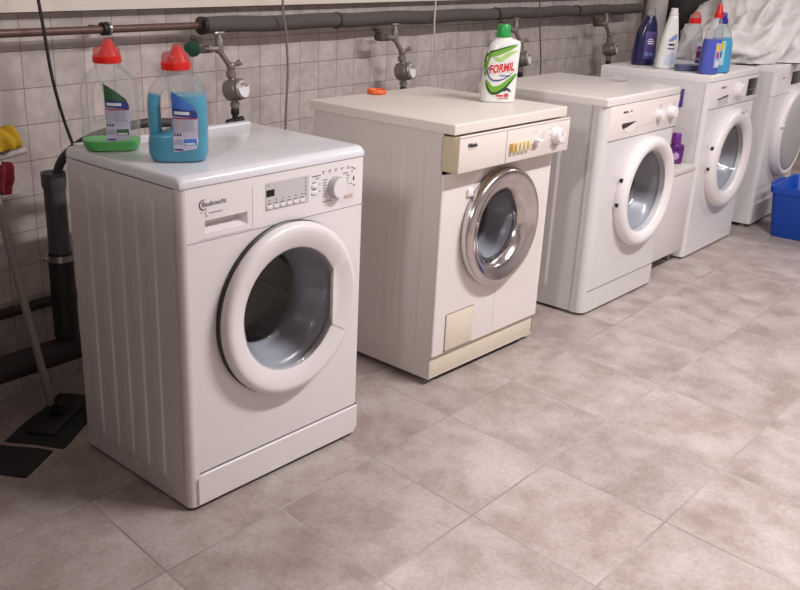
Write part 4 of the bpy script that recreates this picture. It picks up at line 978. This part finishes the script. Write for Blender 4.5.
# ------------------------------------------------------------------ laundry on the right
LINEN = mat('white linen', (226, 221, 219), 1.0, spec=.1, bump=.2, bump_scale=300)
def crease(q):
    """sharp-edged fold pattern: ridges of warped noise, three octaves"""
    w_ = Vector((noise.noise(q*.6+Vector((3, 1, 7))), noise.noise(q*.6+Vector((9, 2, 4))), noise.noise(q*.6+Vector((1, 8, 2)))))*1.3
    f = 0; a = 1; p = q+w_
    for k in range(3):
        f += a*(1-min(1, abs(noise.noise(p))*2.6)); p = p*2.1+Vector((5, 3, 8)); a *= .42
    return f/1.6
def cloth_heap(name, ctr, rad, seed, label, fold=.05, lobes=(), floor=0.0, n=64, m_=None):
    """crumpled bundle: icosphere pushed out by lobes and creases, flattened where it rests"""
    bm = newbm(); bmesh.ops.create_icosphere(bm, subdivisions=6, radius=1.0)
    so = Vector((seed*3.7, seed*1.9, seed*.7))
    for v in bm.verts:
        d = v.co.normalized(); k = 1.0
        for L_, amt, wid in lobes: k += amt*max(0, d.dot(Vector(L_).normalized())-wid)/(1-wid)
        k += .16*noise.noise(d*1.6+so)
        p = Vector((d.x*rad[0], d.y*rad[1], d.z*rad[2]))*k
        # drapery creases run slantwise
        q = Vector(((p.x*.75+p.z*.65)*2.6, p.y*3.2, (p.z*.75-p.x*.65)*6.4))+so
        p += d*fold*(crease(q)-.45)
        fl = floor+(.0105 if p.x+ctr[0] < 4.86 else 0)
        if p.z < fl: p.z = fl
        v.co = p
    o = finish(name, bm, m_ or LINEN, loc=ctr, sharp=180)
    return tag(o, label, 'laundry')
cloth_heap('bed_sheet', (5.45, 1.77, .8460), (.50, .31, .38), 4.0, 'big crumpled heap of white bed linen on the rightmost machine', .13, (((.6, -.2, .9), .22, .2), ((-1, -.5, -.1), .12, .3)))

# blue laundry tub at the right edge
def tub():
    x0, x1, y0, y1, h, wl = 4.935, 5.36, .80, 1.372, .265, .006
    t = empty('laundry_tub', ((x0+x1)/2, (y0+y1)/2, 0), .0, 'blue plastic laundry tub on the floor at the right edge', 'tub')
    BL = mat('blue plastic', (14, 72, 172), .4)
    hx, hy = (x1-x0)/2, (y1-y0)/2
    def ring(bm, z, ins, c=.03):
        pts = []
        for sx, sy, a0 in ((1, 1, 0), (-1, 1, 90), (-1, -1, 180), (1, -1, 270)):
            for k in range(5):
                a = radians(a0+22.5*k); pts.append(bm.verts.new((sx*(hx-ins-c)+c*cos(a), sy*(hy-ins-c)+c*sin(a), z)))
        return pts
    bm = newbm(); L = [(.0, .035), (.006, .030), (.225, .008), (h-.035, .006), (h-.033, .0), (h-.004, -.003), (h, .0), (h, .006), (h-.006, .010), (.012, .036)]
    R = [ring(bm, z, i) for z, i in L]
    for A, B in zip(R, R[1:]):
        for i in range(20): bm.faces.new((A[i], A[(i+1) % 20], B[(i+1) % 20], B[i]))
    bm.faces.new(R[0][::-1]); bm.faces.new(R[-1]); finish('tub_body', bm, BL, t)
    for sy in (1, -1):
        bm = newbm(); tube(bm, [(-.09, sy*(hy+.002), h-.02), (-.085, sy*(hy+.022), h-.012), (0, sy*(hy+.027), h-.010), (.085, sy*(hy+.022), h-.012), (.09, sy*(hy+.002), h-.02)], .009, 10); finish('handle', bm, BL, t)
tub()

# ------------------------------------------------------------------ mop and cloths at left
mop = empty('floor_mop', (1.300, 2.200, 0), radians(30), 'flat mop with dark cloth pad on the floor, grey handle leaning left', 'mop')
PAD = mat('dark grey green mop cloth', (44, 46, 46), .95, bump=.8, bump_scale=120)
def pad(hx, hy, zt, seed, cx=0, cy=0):
    bm = newbm(); nx, ny = 40, 16; T = []
    for i in range(nx+1):
        row = []
        for j in range(ny+1):
            x = -hx+2*hx*i/nx; y = -hy+2*hy*j/ny; e = min(1, 8*min(i/nx, 1-i/nx, j/ny, 1-j/ny)+.15)
            wob = .010*noise.noise(Vector((x*9, y*9, seed)))
            row.append(bm.verts.new((cx+x+wob, cy+y+.012*noise.noise(Vector((x*7, y*7, seed+5))), max(.003, e*(zt+.006*noise.noise(Vector((x*22, y*22, seed))))))))
        T.append(row)
    for i in range(nx):
        for j in range(ny): bm.faces.new((T[i][j], T[i+1][j], T[i+1][j+1], T[i][j+1]))
    Bt = [T[i][0] for i in range(nx+1)]+[T[nx][j] for j in range(1, ny+1)]+[T[i][ny] for i in range(nx-1, -1, -1)]+[T[0][j] for j in range(ny-1, 0, -1)]
    V2 = [bm.verts.new((v.co.x, v.co.y, 0)) for v in Bt]; n = len(Bt)
    for i in range(n): bm.faces.new((Bt[i], V2[i], V2[(i+1) % n], Bt[(i+1) % n]))
    bm.faces.new(V2); return bm
finish('mop_pad', pad(.155, .085, .016, 2.0), PAD, mop)
bm = newbm(); box(bm, -.125, .125, -.045, .045, .018, .026, .003); finish('mop_plate', bm, mat('dark plastic plate', (34, 33, 35), .5), mop)
bm = newbm(); box(bm, -.022, .022, -.022, .022, .024, .044, .004); cyl(bm, (-.02, 0, .05), (.02, 0, .05), .012, 12); finish('mop_joint', bm, DARK, mop)
R43 = Matrix.Rotation(-radians(30), 3, 'Z')
def mloc(p): return R43 @ (Vector(p)-Vector((1.300, 2.200, 0)))
bm = newbm(); cyl(bm, mloc((1.290, 2.225, .046)), mloc((1.118, 2.26, 1.25)), .0115, 14, bev=.003); finish('mop_handle', bm, mat('grey mop handle', (150, 140, 136), .4), mop)
tag(finish('cleaning_cloth', pad(.075, .075, .007, 8.0), PAD, loc=(1.08, 2.085, 0), rotz=radians(30)), 'dark cloth lying flat on the floor beside the mop', 'cloth')

def hang_cloth(name, pts, width, m_, label, seed, thick=.008):
    """cloth hanging over a bar: centre line pts (y,z) and half width along x with folds"""
    bm = newbm(); L = smooth_path([(0, y, z) for y, z in pts], 6); n = 22; rows = []
    for s_ in (1, -1):
        g = []
        for i, p in enumerate(L):
            t = (L[min(i+1, len(L)-1)]-L[max(i-1, 0)]).normalized(); nn = Vector((0, -t.z, t.y)); row = []
            for k in range(n+1):
                x = -width+2*width*k/n; wv = .010*sin(x*150+seed+i*.15)+.010*noise.noise(Vector((x*25, i*.2, seed)))
                sq = 1-.28*(i/len(L))
                row.append(bm.verts.new(Vector((x*sq, 0, .006*noise.noise(Vector((x*30, seed, i*.3)))))+p+nn*(wv+s_*thick/2)))
            g.append(row)
        rows.append(g)
    for g in rows:
        for i in range(len(L)-1):
            for k in range(n): bm.faces.new((g[i][k], g[i+1][k], g[i+1][k+1], g[i][k+1]))
    a, b = rows
    for i in range(len(L)-1):
        for k in (0, n): bm.faces.new((a[i][k], a[i+1][k], b[i+1][k], b[i][k]))
    for i in (0, len(L)-1):
        for k in range(n): bm.faces.new((a[i][k], a[i][k+1], b[i][k+1], b[i][k]))
    return bm
# wall hook rail that carries the cloths
hk = empty('hook_rail', (1.235, 2.38, .775), 0, 'pale plastic hook rail on the wall carrying the yellow and red cloths', 'hook rail')
PALE = mat('dirty white plastic', (186, 176, 172), .5)
bm = newbm(); box(bm, -.10, .06, .040, .062, -.020, .020, .004); finish('back_plate', bm, PALE, hk)
bm = newbm(); tube(bm, [(-.09, .045, 0), (-.05, -.02, -.012), (.02, -.045, -.006), (.105, -.060, .006)], lambda k: .016-.006*k, 12); finish('hook_arm', bm, PALE, hk)
bm = hang_cloth('yellow', [(-.035, -.022), (-.028, .012), (0, .026), (.026, .012), (.036, -.028)], .070, None, '', 2.0)
tag(finish('cleaning_cloth', bm, mat('yellow cloth', (188, 152, 30), .85), loc=(1.246, 2.333, .813), rotz=.15, sharp=180), 'yellow cloth bundled on the pale rail at the left edge', 'cloth')
bm = hang_cloth('red', [(-.014, .0), (-.016, -.03), (-.014, -.06), (-.016, -.085)], .032, None, '', 5.0)
tag(finish('cleaning_cloth', bm, mat('dark red cloth', (120, 26, 40), .85), loc=(1.262, 2.335, .752), rotz=.2, sharp=180), 'dark red cloth hanging below the pale rail at the left edge', 'cloth')
